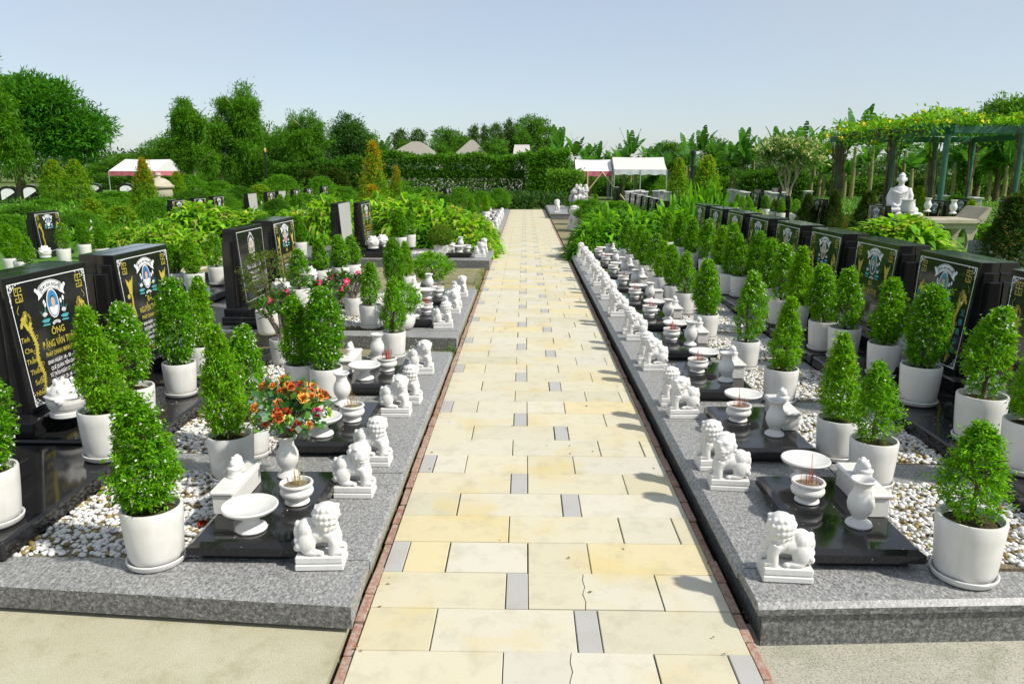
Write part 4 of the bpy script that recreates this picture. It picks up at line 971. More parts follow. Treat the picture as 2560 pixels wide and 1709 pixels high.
# round ball shrub in a square white pot, patterned round pot, bonsai bowl
BALL=shrub(60,.40,.24,'ball',1500,7,.028,.15,cols=[(.10,.28,.02),(.13,.33,.03),(.20,.20,.03)],flowers=0)
t=thing('potted_ball_shrub','round reddish green shrub in a square white planter on the third left platform','potted plant',(-1.62,14.85,.19)); 
obj('pot',MB().cbox(-.135,.135,-.135,.135,0,.24,.012).mesh('pot','pot'),t); obj('foliage',BALL[0],t,(0,0,.2),(0,0,0),(1,1,.95)); obj('trunk',trunk_mesh(.3,.015,5),t,(0,0,.2))
RPOT=MB().lathe([(.07,0),(.10,.02),(.125,.07),(.13,.12),(.115,.17),(.10,.195),(.105,.205),(.098,.21),(.09,.2)],28,wob=lambda a,k:1+.025*math.sin(a*14)*math.sin(k*22)).mesh('pot','pot',60)
SPAR=shrub(61,.30,.16,'ball',330,7,.034,.25,flowers=0,gap=.9)
t=thing('leafy_plant_in_round_pot','loose leafy plant in a round patterned white pot beside the second left offering','potted plant',(-1.33,8.22,PZ+.015)); obj('pot',RPOT,t); obj('foliage',SPAR[0],t,(0,0,.18)); obj('trunk',trunk_mesh(.25,.012,8),t,(0,0,.18)); obj('soil',MB().lathe([(.092,.19),(0,.2)],16).mesh('soil','soil'),t)
t=thing('bonsai_in_bowl','low spreading bonsai in a pale oval bowl on the mossy flagstones','potted plant',(-1.46,11.85,.05)); obj('pot',MB().lathe([(.10,0),(.15,.03),(.17,.07),(.165,.075),(.15,.06)],24).mesh('pot','pot',50),t,(0,0,.02)); obj('foliage',SPAR[0],t,(0,0,.13),(0,0,0),(1.75,1.75,1.25)); obj('trunk',trunk_mesh(.3,.02,9),t,(0,0,.06))
SP2=shrub(62,.62,.24,'ball',260,8,.034,.3,cols=[(.10,.20,.03),(.14,.26,.04),(.18,.18,.05)],flowers=0,gap=.8)
t=thing('sparse_shrub','sparse twiggy shrub in a white pot before the wreathed headstone','potted plant',(-3.0+.25,7.98,PZ)); obj('pot',POT,t); obj('foliage',SP2[0],t,(0,0,.25)); obj('trunk',trunk_mesh(.6,.014,10),t,(0,0,.2)); obj('soil',SOIL,t)
# desert roses with pink flowers
def adenium(x,y,z,label,seed,H=.42):
    rng=np.random.default_rng(seed); t=thing('desert_rose',label,'potted plant',(x,y,z),0,'pink flowering desert roses'); b=MB(); tips=[]
    for q in range(9):
        a=q*.7+rng.uniform(-.2,.2); l=rng.uniform(.10,.20); h=H*rng.uniform(.45,.85); p=(l*math.cos(a),l*math.sin(a),.2+h); b.tube([(0,0,.2),(l*.4*math.cos(a),l*.4*math.sin(a),.2+h*.45),p],[.022,.015,.010],6); tips.append(p)
    obj('stems',b.mesh('stems','pale_bark',60),t); obj('pot',POT,t,(0,0,0),(0,0,0),.9)
    P=[];Dv=[]
    for p in tips:
        for q in range(34):
            a=rng.uniform(0,6.28); e=rng.uniform(-.1,1.1); P.append(np.array(p)+rng.normal(size=3)*.02); Dv.append((math.cos(a)*math.cos(e),math.sin(a)*math.cos(e),math.sin(e)))
    P=np.array(P);Dv=np.array(Dv); V,F=leaf_arrays(P,Dv,rng.uniform(.06,.10,len(P)),.026,.1,.15,rng); obj('foliage',fast_mesh('foliage',V,F,'leaf',tint(len(P),[(.06,.17,.02),(.09,.23,.03),(.05,.14,.02)],None,.15,4,rng)),t)
    for p in tips[::2]:
        for q in range(2):
            c=np.array(p)+rng.normal(size=3)*.035+np.array([0,0,.05]); n=unit(rng.normal(size=3)*.6+np.array([0,-.5,.7])); r1=unit(np.cross(n,[.3,.2,.9])); r2=np.cross(n,r1)
            dd=np.array([r1*math.cos(k*1.2566)+r2*math.sin(k*1.2566)+n*.35 for k in range(5)]); V,F=leaf_arrays(np.repeat(c[None],5,0),dd,.040,.036,-.1,.2,rng); V2,F2=leaf_arrays(np.repeat(c[None],5,0)+n*.004,dd,.016,.014,-.1,.2,rng)
            col=np.concatenate([np.tile([[.70,.03,.16]],(20,1))*rng.uniform(.8,1.2),np.tile([[.80,.55,.5]],(20,1))]); obj('flower',fast_mesh('flower',np.concatenate([V,V2]),np.concatenate([F,F2+20]),'petal',np.clip(col,0,.9)),t)
adenium(-2.20,6.72,PZ,'desert rose with pink flowers behind the flowering shrubs, left one',31,.46)
adenium(-2.05,7.85,PZ,'desert rose with pink flowers, middle one near the wreathed headstone',32,.52)
adenium(-2.05,9.0,PZ,'desert rose with few pink flowers on the second left platform',33,.45)
# bouquet of cloth roses in a vase
def rose(seed,inner,outer):
    rng=np.random.default_rng(seed); P=[];Dv=[];L=[];C=[]
    for ring,(n,r,e,l) in enumerate(((4,.002,1.25,.020),(5,.005,.95,.024),(6,.007,.55,.028),(7,.009,.15,.028))):
        for q in range(n):
            a=q*6.283/n+ring*.4; d=(math.cos(a)*math.cos(e),math.sin(a)*math.cos(e),math.sin(e)); P.append((r*math.cos(a),r*math.sin(a),.002*(3-ring))); Dv.append(d); L.append(l); f=ring/3; C.append([inner[k]*(1-f)+outer[k]*f for k in range(3)])
    V,F=leaf_arrays(np.array(P),np.array(Dv),np.array(L),np.array(L)*1.05,-.28,-.1,rng); return fast_mesh('rose',V,F,'petal',np.repeat(np.array(C)*rng.uniform(.9,1.1,(len(C),1)),4,0))
ROSE=[rose(1,(.60,.13,.01),(.74,.42,.08)),rose(2,(.52,.05,.01),(.70,.24,.06)),rose(3,(.62,.16,.02),(.76,.48,.18)),rose(4,(.30,.50,.05),(.62,.78,.22)),rose(5,(.55,.01,.08),(.68,.03,.20)),rose(6,(.30,.03,.01),(.42,.05,.02))]
vx,vy,vz=-1.305,3.915,PZ+.095
bq=thing('flower_bouquet','bouquet of orange, green and pink cloth roses in the nearest left vase','flowers',(vx+.02,vy,vz+.25),0,None,1.12); rb=np.random.default_rng(77)
stems=MB(); LP=[];LD=[]
for q in range(54):
    a=rb.uniform(0,6.28); u=rb.random(); el=rb.uniform(-.15,1.45); rad=rb.uniform(.14,.215)
    d=np.array([math.cos(a)*math.cos(el),math.sin(a)*math.cos(el),math.sin(el)*.95]); p=d*rad*np.array([1.0,1.0,.92])+np.array([.02,0,.085])
    stems.tube([(0,0,-.05),tuple(p*.5),tuple(p)],.0018,4)
    kind=3 if el<.25 and rb.random()<.65 else (4 if (a<.7 or a>5.7) and rb.random()<.32 else (5 if rb.random()<.05 else rb.integers(0,3)))
    o=obj('rose',ROSE[kind],bq,tuple(p)); dd=Vector(d+np.array([0,-.25,.25])); o.rotation_euler=dd.to_track_quat('Z','Y').to_euler(); s=rb.uniform(.66,.95); o.scale=(s,s,s)
    for k in range(12): LP.append(p*rb.uniform(.6,.98)+rb.normal(size=3)*.02); LD.append(d+rb.normal(size=3)*.7)
obj('stems',stems.mesh('stems','bark'),bq)
V,F=leaf_arrays(np.array(LP),np.array(LD),rb.uniform(.035,.058,len(LP)),.036,.05,.1,rb); obj('foliage',fast_mesh('foliage',V,F,'leaf',tint(len(LP),[(.10,.30,.05),(.18,.40,.08),(.22,.32,.28),(.07,.20,.07)],None,.15,4,rb)),bq)

# ------------------------------------------------------------------ strap-leaved clumps
def clump_mesh(seed,Rd,H,n,L,W,cols,stiff=1.0,seg=5):
    rng=np.random.default_rng(seed); a=rng.uniform(0,6.28,n); ct=rng.uniform(.0,1.0,n); stt=np.sqrt(1-ct*ct); rho=rng.uniform(.42,.86,n)
    B=np.stack([np.cos(a)*stt*rho*Rd,np.sin(a)*stt*rho*Rd,ct*rho*H],1)
    a2=a+rng.normal(0,.55,n); el=(.25+.95*ct+rng.normal(0,.25,n))*stiff
    out=np.stack([np.cos(a2),np.sin(a2),np.zeros(n)],1); Ln=L*rng.uniform(.65,1.2,n); dr=rng.uniform(.35,.95,n)/stiff
    s=np.linspace(0,1,seg+1); side=np.stack([-np.sin(a2),np.cos(a2),np.zeros(n)],1)
    ctr=B[:,None]+out[:,None]*(Ln*np.cos(el))[:,None,None]*s[None,:,None]+np.array([0,0,1])*((Ln*np.sin(el))[:,None]*s-(dr*Ln)[:,None]*s**2*.9)[...,None]
    w=W*rng.uniform(.8,1.2,n)[:,None]*np.clip(np.sin(np.pi*np.clip(s*.93+.07,0,1)**.8),.04,1)[None]
    l=ctr+side[:,None]*w[...,None]*.5+np.array([0,0,1])*w[...,None]*.12; rr=ctr-side[:,None]*w[...,None]*.5+np.array([0,0,1])*w[...,None]*.12
    V=np.stack([l,ctr,rr],2).reshape(-1,3); m=(seg+1)*3; F=[]
    for k in range(seg):
        for q in (0,1): F.append([k*3+q,k*3+q+1,(k+1)*3+q+1,(k+1)*3+q])
    F=(np.array(F)[None]+np.arange(n)[:,None,None]*m).reshape(-1,4)
    return fast_mesh('foliage',V,F,'leaf',tint(n,cols,None,.2,m,rng),True)
YG=[(0.163,0.395,0.015),(0.237,0.510,0.020),(0.112,0.306,0.012),(0.312,0.561,0.030),(0.200,0.446,0.020),(0.450,0.510,0.100)]
DG=[(0.091,0.278,0.012),(0.130,0.371,0.016),(0.195,0.451,0.021),(0.065,0.199,0.010)]
CL=[clump_mesh(1,1.0,1.0,1500,.33,.115,YG,.8),clump_mesh(2,1.0,1.0,1450,.32,.12,YG,.8),clump_mesh(3,1.0,1.0,1500,.36,.095,DG,.85),clump_mesh(4,1.0,1.0,900,.52,.085,DG,1.15)]
CSTEM=MB()
for q in range(14):
    a=q*.45; CSTEM.tube([(.3*math.cos(a),.3*math.sin(a),0),(.55*math.cos(a),.55*math.sin(a),.7)],[.02,.012],5)
CSTEM=CSTEM.mesh('stems','bark')
def clump(x,y,z,rad,h,k,label,group):
    t=thing('leafy_clump',label,'plant',(x,y,z),0,group); s=obj('foliage',CL[k],t,(0,0,0),(0,0,random.Random(x*31+y).uniform(0,6)),(rad,rad,h)); obj('stems',CSTEM,t,(0,0,0),(0,0,0),(rad,rad,h))
g1='broad yellow green clumps left of the path'
for x,y,r,h,k,l in ((-1.02,16.35,.50,.62,1,'bright yellow green clump drooping over the corner of the third left platform'),(-1.28,17.25,.82,.98,0,'bright yellow green clump overhanging the left path edge, nearest'),(-1.95,18.0,1.0,1.22,1,'bright yellow green clump at the left path edge, second'),(-2.75,18.4,1.15,1.42,0,'tallest yellow green clump left of the path'),(-3.7,19.6,1.0,1.35,1,'yellow green clump behind the tall left headstone'),(-2.3,17.5,.85,.85,2,'dark green clump low behind the pair of pots'),(-1.40,19.9,.75,.85,1,'bright yellow green clump at the left path edge, farthest')):
    clump(x,y,-.02,r,h,k,l,g1)
for x,y,r,h,k,l in ((1.30,16.0,.46,.62,2,'dark strap leaved clump at the end of the long right platform'),(1.62,16.5,.82,.98,2,'dark strap leaved clump overhanging the right path edge'),(2.45,16.8,1.0,1.12,2,'dark strap leaved clump right of the path, second'),(3.25,17.2,1.05,1.2,2,'dark strap leaved clump right of the path, third'),(3.85,17.7,.9,1.2,3,'dark strap leaved clump behind the right headstones'),(2.0,18.0,.95,1.1,2,'dark strap leaved clump right of the path, back one'),(4.4,18.6,.95,1.5,3,'tall fan leaved clump behind the right headstone row'),(4.0,20.0,.8,1.2,3,'tall fan leaved clump far behind the right row')):
    clump(x,y,-.05,r,h,k,l,'dark strap leaved clumps right of the path')
for i,(tx,ty,Y,r,h,k,l) in enumerate(((500,500,19.5,.98,1.05,0,'large yellow green clump before the three left headstones'),(405,548,16.8,.6,.80,0,'yellow green clump left of the large one'),(460,575,15.0,.5,.55,0,'small yellow green clump in front of the large one'),(815,478,18.5,.62,1.25,0,'yellow green clump behind the blank grey headstone'),(735,515,19.5,.6,.8,1,'yellow green clump left of the blank grey headstone'),(630,520,20.5,.7,.75,1,'low yellow green clump behind the wreathed headstone'),(330,560,17.5,.5,.7,1,'yellow green clump near the far left pots'),(265,575,18.0,.5,.6,0,'low clump behind the far left pots'),(880,500,21,.6,.9,1,'yellow green clump beside the golden cone'),(2255,532,18.0,1.0,.85,0,'yellow green clump before the stone altar'),(1880,520,24,.6,.7,0,'yellow green clump in the right field'),(2470,555,20,.4,.8,2,'dark clump right of the altar'))):
    p=D(tx,ty,Y); h*=1.1; clump(p.x,Y,p.z-h+.04,r*1.22,h,k,l,'clumps among the graves farther back')

# ------------------------------------------------------------------ cone shrubs and loose bushes
def cone_mesh(seed,cols,tips,n=1500,L=.075,sh='cone',tw=.14,top=0,bp=.24,rad=.30):
    rng=np.random.default_rng(seed); fol,_=shrub(seed,1.0,rad,sh,n,6,L*.62,bp,cols=cols+tips,w=[(1-tw)/len(cols)]*len(cols)+[tw/len(tips)]*len(tips),flowers=0)
    if top:
        at=fol.color_attributes['Col'].data; nv=len(fol.vertices); c4=np.zeros(nv*4,np.float32); at.foreach_get('color',c4); c4=c4.reshape(-1,4); co=np.zeros(nv*3,np.float32); fol.vertices.foreach_get('co',co); z=co.reshape(-1,3)[::4,2]
        m=rng.random(len(z))<top*np.clip((z-.45)*1.6+.25*vnoise(co.reshape(-1,3)[::4],9,seed),0,1); idx=np.where(np.repeat(m,4))[0]; pick=np.array(tips)[rng.integers(0,len(tips),len(z))]; c4[idx,:3]=np.repeat(pick,4,0)[idx]; at.foreach_set('color',c4.ravel())
    return fol
AU=[cone_mesh(70,[(.15,.35,.015),(.20,.43,.02),(.26,.46,.02),(.11,.28,.012)],[(.52,.46,.03),(.55,.40,.03)],tw=.02,top=.18),cone_mesh(71,[(.16,.36,.015),(.12,.29,.012),(.22,.42,.02)],[(.55,.34,.02),(.50,.20,.02),(.56,.46,.03)],tw=.04,top=.7),cone_mesh(72,[(.035,.10,.015),(.05,.13,.015),(.03,.08,.012)],[(.16,.10,.02)]),cone_mesh(73,[(.10,.29,.015),(.14,.36,.02),(.07,.22,.012)],[(.18,.40,.03)],2600,.085,'dome',bp=.35,rad=.58),cone_mesh(74,[(.06,.19,.012),(.08,.23,.015),(.045,.14,.010)],[(.12,.30,.02)],2600,.085,'dome',bp=.4,rad=.58)]
ASTEM=trunk_mesh(.8,.02,44)
def cone(tx,ytop,Y,H,W,k,label,group,name='cone_shrub'):
    p=D(tx,ytop,Y); t=thing(name,label,'shrub',(p.x,Y,p.z-H),0,group); k=4 if (k==3 and int(tx)%3==0) else k; q_=W/(1.16 if k>2 else .6); obj('foliage',AU[k],t,(0,0,.03*H),(0,0,tx*.1),(q_,q_,H*.97)); obj('trunk',ASTEM,t,(0,0,0),(0,0,0),(H,H,H))
g='golden tipped cone shrubs'
for a in ((933,366,27,2.6,1.05,1,'tall orange tipped cone shrub left of the hedge'),(930,470,22.5,1.35,.9,1,'orange leaved shrub below the tall cone behind the tall headstone'),(990,422,29,1.6,.55,1,'slim golden shrub right of the tall orange cone'),(355,405,26,1.95,.85,1,'orange tipped cone shrub before the left tent'),(185,405,34,1.9,1.25,0,'yellow green cone shrub under the big tree, right one'),(130,405,36,1.9,1.3,0,'yellow green cone shrub under the big tree, left one'),(225,500,24,1.1,1.0,0,'yellow tipped bush behind the far left headstone'),(1700,402,36,2.2,1.0,0,'yellow green cone shrub left of the black pole'),(1770,396,33,2.3,1.25,0,'large golden cone shrub right of the black pole'),(440,432,42,1.4,.9,0,'small golden shrub at the right end of the left tent')): cone(*a,g)
for a in ((2022,488,23,1.15,.62,2,'dark conical shrub near the pergola, left'),(2090,478,22.5,1.25,.55,2,'dark reddish conical shrub near the pergola, middle'),(2175,482,20.5,1.15,.75,2,'dark conical shrub left of the seated statue'),(2545,495,12,1.35,.85,2,'dark dense shrub at the right edge'),(2430,505,22.5,1.1,.55,0,'yellow green conical shrub right of the altar'),(2300,470,26,1.1,.6,0,'yellow green conical shrub behind the altar')): cone(*a,'conical shrubs by the pergola')
for i,(tx,yt,Y,H,W,k) in enumerate(((600,470,30,1.0,1.3,3),(560,485,27,.8,1.1,3),(480,480,30,.9,1.6,3),(290,480,34,.9,2.6,3),(250,500,29,.8,2.2,3),(60,520,24,.9,2.0,3),(150,545,20,.7,1.5,3),(690,500,25,.7,.9,3),(760,485,31,.9,1.2,3),(655,540,17.5,.6,.7,3),(20,540,18,.8,1.4,3),(1060,470,31,1.1,1.2,3),(1150,470,33,1.1,1.4,3),(1205,480,31,.9,1.0,3),(1250,472,34,.9,1.0,3),(1540,505,21,.7,1.5,3),(1480,500,24,.7,1.0,3),(1830,510,28,.6,1.2,3),(1450,500,27,.6,.7,3),(1110,490,27,.9,.9,3),(2390,490,26,.9,.9,3))):
    cone(tx,yt,Y,H,W,k,f'rounded green bush among the graves, {ORD[i] if i<20 else "last"} of the scattered ones','rounded green bushes among the graves','rounded_bush')
for i,(tx,yt,Y,H,W,k) in enumerate(((470,440,44,1.8,2.6,3),(545,455,40,1.5,2.2,3),(700,440,44,1.9,2.6,3),(800,445,42,1.7,2.0,3),(840,425,46,2.2,2.2,2),(770,430,47,2.0,2.6,2),(860,470,34,1.3,1.6,3),(1000,455,38,1.6,1.8,3),(650,465,36,1.2,1.6,0),(110,500,30,1.1,1.6,3),(300,520,23,.9,1.3,0),(200,530,21,.8,1.1,3),(385,500,24,1.0,1.2,3),(560,520,22,.8,1.0,3),(690,530,20.5,.75,.9,3),(1640,440,52,1.9,2.2,3))):
    cone(tx,yt,Y,H,W,k,f'taller green shrub in the planted field, {ORD[i]} of the background ones','taller shrubs in the planted field','tall_shrub')
# ground cover
def cover(name,label,x0,x1,y0,y1,z,h,n,L,cols,flow=None,seed=5):
    rng=np.random.default_rng(seed); P=np.stack([rng.uniform(x0,x1,n),y0+(y1-y0)*rng.random(n),z+h*rng.random(n)**1.3],1); keep=vnoise(P*np.array([1,1,0]),1.2,seed)>-.35; P=P[keep]; n=len(P)
    Dv=rng.normal(size=(n,3))*.6+np.array([0,0,.8]); V,F=leaf_arrays(P,Dv,rng.uniform(.6,1.2,n)*L,L*.3,.15,.2,rng); C=tint(n,cols,None,.2,4,rng)
    if flow is not None:
        m=rng.random(n)<.02; C[np.repeat(m,4)]=flow
    return tag(obj(name,fast_mesh(name,V,F,'leaf',C)),label,'ground cover',None,'stuff')
cover('ground_cover','low green planting with white flowers among the left graves',-24,-8.0,17,46,-.15,.55,26000,.20,[(.11,.30,.02),(.16,.38,.03),(.08,.22,.02)],(.7,.7,.6),5)
cover('ground_cover','low green planting between the left grave rows',-6.0,-3.9,17,46,-.1,.55,9000,.17,[(.11,.30,.02),(.16,.38,.03),(.08,.22,.02)],(.6,.1,.08),6)
cover('ground_cover','low green planting along the far left plots',-3.6,-1.6,20,36,.0,.45,5000,.14,[(.08,.22,.02),(.12,.28,.03)],(.6,.1,.1),7)
cover('ground_cover','low planting in the right field',6.6,26,21,48,-.1,.35,12000,.18,[(.09,.22,.02),(.12,.27,.03),(.07,.16,.02)],(.7,.65,.5),8)
cover('flower_bed','grassy bed with pale purple flowers closing the end of the path',-2.6,2.0,36.1,38.2,-.05,.75,5200,.22,[(.05,.13,.03),(.07,.17,.03),(.04,.10,.02)],(.45,.35,.5),9)
cover('red_flower_bed','bed of red and orange flowers in the right field',9.0,10.6,24.5,26.0,-.05,.45,1500,.10,[(.08,.22,.02),(.60,.14,.03),(.12,.24,.03)],None,10)
cover('weeds','weeds in the gap beside the left path edge',-.80,-.70,7.25,7.8,-.05,.12,90,.05,[(.10,.22,.03)],None,11)
cover('weeds','weeds along the mossy left path edge',-.82,-.70,10.9,14.2,-.05,.14,500,.05,[(.10,.22,.03),(.2,.22,.05)],None,12)

# ------------------------------------------------------------------ trees
def crown_mesh(seed,ells,ncl,nl,L,cols,spread,droop=0,W=.36,strand=0):
    rng=np.random.default_rng(seed); P=[];Dv=[]
    vol=np.array([e[3]*e[4]*e[5] for e in ells]); vol=vol/vol.sum(); idx=rng.choice(len(ells),ncl,p=vol); E=np.array(ells)[idx]
    d=unit(rng.normal(size=(ncl,3))); rad=rng.random(ncl)**.28
    C=E[:,:3]+d*E[:,3:6]*rad[:,None]
    if strand:
        m=nl; s=np.arange(m)/m; ln=strand*rng.uniform(.5,1.3,ncl)
        P=C[:,None]+d[:,None]*np.array([1,1,0])*(.25*np.sqrt(s))[None,:,None]-np.array([0,0,1])*(ln[:,None]*s)[...,None]+rng.normal(size=(ncl,m,3))*.05
        Dv=rng.normal(size=(ncl,m,3))*.45+np.array([0,0,-.8])+d[:,None]*.4
    else:
        P=C[:,None]+rng.normal(size=(ncl,nl,3))*spread*np.array([1,1,.55]); Dv=d[:,None]*.8+rng.normal(size=(ncl,nl,3))*.7+np.array([0,0,.35-droop])
    P=P.reshape(-1,3);Dv=Dv.reshape(-1,3);n=len(P)
    V,F=leaf_arrays(P,Dv,L*rng.uniform(.7,1.3,n),L*W*rng.uniform(.8,1.2,n),.15,.15,rng)
    clc=np.repeat(1+rng.normal(0,.14,ncl),nl)[:n]; Cc=tint(n,cols,None,.14,4,rng)*np.repeat(clc,4)[:,None]
    return fast_mesh('crown',V,F,'leaf',np.clip(Cc,.004,.8))
def tree_trunk(seed,H,r,nb,mat='bark',spread=.5,lean=.0):
    rg=random.Random(seed); b=MB(); top=Vector((lean*H,0,H)); pts=[Vector((lean*H*(i/5)**1.5+rg.gauss(0,.02)*H*.3,rg.gauss(0,.02)*H*.3,H*i/5)) for i in range(6)]
    b.tube(pts,[r*1.25,r,r*.9,r*.8,r*.7,r*.5],9)
    for q in range(nb):
        i=rg.randrange(2,6); p=pts[i]; a=rg.uniform(0,6.28); l=H*spread*rg.uniform(.6,1.1); m=p+Vector((math.cos(a)*l*.5,math.sin(a)*l*.5,l*.35)); e=p+Vector((math.cos(a)*l,math.sin(a)*l,l*.75)); b.tube([p,m,e],[r*.45,r*.3,r*.08],6)
    return b.mesh('trunk',mat,60)
TG=[(0.069,0.204,0.015),(0.094,0.268,0.020),(0.050,0.153,0.012),(0.125,0.319,0.030)]
WG=[(0.104,0.278,0.016),(0.143,0.358,0.021),(0.072,0.199,0.012)]
RT=[crown_mesh(80+i,e,300,30,.20,c,.20) for i,(e,c) in enumerate([([(0,0,3.0,1.5,1.5,1.3),(.7,0,3.8,1.0,1.0,.9),(-.8,.2,2.4,1.1,1.1,.9)],[(.09,.23,.025),(.12,.29,.03),(.07,.18,.02)]),([(0,0,2.6,1.3,1.3,1.6),(-.6,0,3.9,.8,.8,.8),(.8,0,1.8,.9,.9,.9)],[(.10,.26,.025),(.13,.32,.03),(.075,.20,.02)]),([(0,0,2.8,.75,.75,2.0),(.3,0,1.6,.8,.8,1.0)],[(.07,.17,.025),(.05,.13,.02),(.10,.21,.03)])])]
RTT=[tree_trunk(90+i,2.8,.14,7) for i in range(3)]
def far_tree(tx,ytop,Y,H,W,k,label,group='trees along the horizon',zb=None,mat=None):
    p=D(tx,ytop,Y); s=(W/3.2 if k<2 else W/1.7); t=thing('tree',label,'tree',(p.x,Y,p.z-H),0,group); sz=H/4.7
    obj('crown',RT[k],t,(0,0,0),(0,0,tx*.37),(s,s,sz)); obj('trunk',RTT[k],t,(0,0,0),(0,0,0),(s,s,sz))
for i,(tx,yt,Y,H,W,k) in enumerate([(395,345,78,6.0,4.5,0),(450,302,74,6.6,5.0,1),(330,382,85,4.0,5,0),(265,395,88,3.6,5,1),(655,312,66,5.8,3.8,1),(735,285,66,6.7,3.0,1),(715,330,70,5,4,0),(1000,330,84,5.9,2.2,2),(1045,330,82,5.8,2.2,2),(1130,318,80,6.2,3.6,0),(1105,345,78,5,3,1),(1185,320,84,6.3,1.5,2),(1212,320,86,6.4,1.3,2),(1240,316,82,6.3,1.9,2),(1272,306,84,6.9,1.5,2),(1290,316,85,6.5,1.4,2),(1350,287,82,7.6,4.2,0),(1310,312,80,6.2,2.4,1),(1015,350,78,4.8,2.5,0),(1230,345,76,4.8,3.4,1),(2525,238,48,6.8,4.2,0),(2470,262,52,6.2,3.4,1),(1690,352,85,5,4,0),(1800,345,84,5.2,4,1),(860,318,75,5.5,3.2,0),(930,335,80,5.2,3.4,1),(1165,335,82,5.4,2.4,0)]):
    far_tree(tx,yt,Y,H,W,k,('slim' if k==2 else 'leafy')+f' tree on the horizon, {["","second ","third "][0]}'+('left of the path' if tx<1309 else 'right of the path')+f', {ORD[i%20]} of its run'+(' farther on' if i>=20 else ''))
# big umbrella tree on the left, drooping trees
p=G(57,500,-.1); Y=p.y
bt=thing('umbrella_tree','big dark green tree with flat spreading crown at the left edge','tree',(p.x,Y,-.1))
u=Y/1900
E_=[((px-57)*u,dy,(420-py)*u+1.99,rx*u,ry,rz*u) for px,py,rx,rz,dy,ry in ((120,330,95,62,0,2.4),(190,330,85,60,.6,2.1),(70,290,95,70,-.3,2.4),(20,320,90,80,0,2.3),(150,268,80,48,0,2.0),(230,345,52,48,0,1.4),(100,235,60,32,.3,1.4),(205,375,60,34,0,1.4))]
obj('crown',crown_mesh(100,E_,1500,22,.34,[(.065,.24,.014),(.09,.30,.018),(.05,.17,.010)],.26,W=.26),bt); obj('trunk',tree_trunk(101,3.2,.28,10,'bark',.75),bt)
def willow(tx,tyb,ytop,wpx,label,seed,Y=None):
    g_=G(tx,tyb,-.1); Y=Y or g_.y; p=D(tx,tyb,Y); u=Y/1900; H=(tyb-ytop)*u*1.08; W=wpx*u*.92
    t=thing('drooping_tree',label,'tree',(p.x,Y,p.z),0,'drooping fine leaved trees'); rg=random.Random(seed)
    E=[(rg.uniform(-.42,.42)*W,rg.uniform(-.3,.3)*W,H*rg.uniform(.36,.84),W*rg.uniform(.08,.17),W*.15,H*rg.uniform(.04,.09)) for _ in range(13)]+[(rg.uniform(-.16,.16)*W,0,H*.93,W*.12,W*.12,H*.06),(rg.uniform(-.2,.2)*W,0,H*.80,W*.16,W*.14,H*.07)]
    obj('crown',crown_mesh(seed,E,480,26,.19,WG,.1,strand=H*.13,W=.20),t); obj('upper_crown',crown_mesh(seed+50,E,520,24,.22,WG,.16*H/5,W=.24),t); obj('trunk',tree_trunk(seed,H*.75,.12*H/6,9,'pale_bark',.3),t)
willow(490,492,278,95,'drooping fine leaved tree, leftmost of the middle three',110,46); willow(605,482,242,150,'tallest drooping fine leaved tree in the middle',111,50); willow(560,486,315,90,'small drooping tree between the two taller ones',114,49); willow(770,474,300,150,'drooping fine leaved tree right of the tallest',112,56)
willow(-20,520,165,190,'yellow green drooping tree cut by the left edge',113,33)
g_=G(885,492,-.1); fr=thing('rounded_tree','rounded dark tree on a pale curved trunk left of the golden cone','tree',(g_.x,g_.y,-.1)); u=g_.y/1900
obj('crown',crown_mesh(120,[(0,0,(492-350)*u,42*u,1.1,38*u),(-.5,0,(492-390)*u,40*u,1.0,28*u),(.6,0,(492-370)*u,35*u,1,28*u),(-.3,0,(492-320)*u,30*u,.8,22*u)],420,26,.20,[(.05,.14,.03),(.07,.18,.035),(.09,.20,.06)],.2),fr); obj('trunk',tree_trunk(121,2.9,.17,7,'pale_bark',.35,-.12),fr)
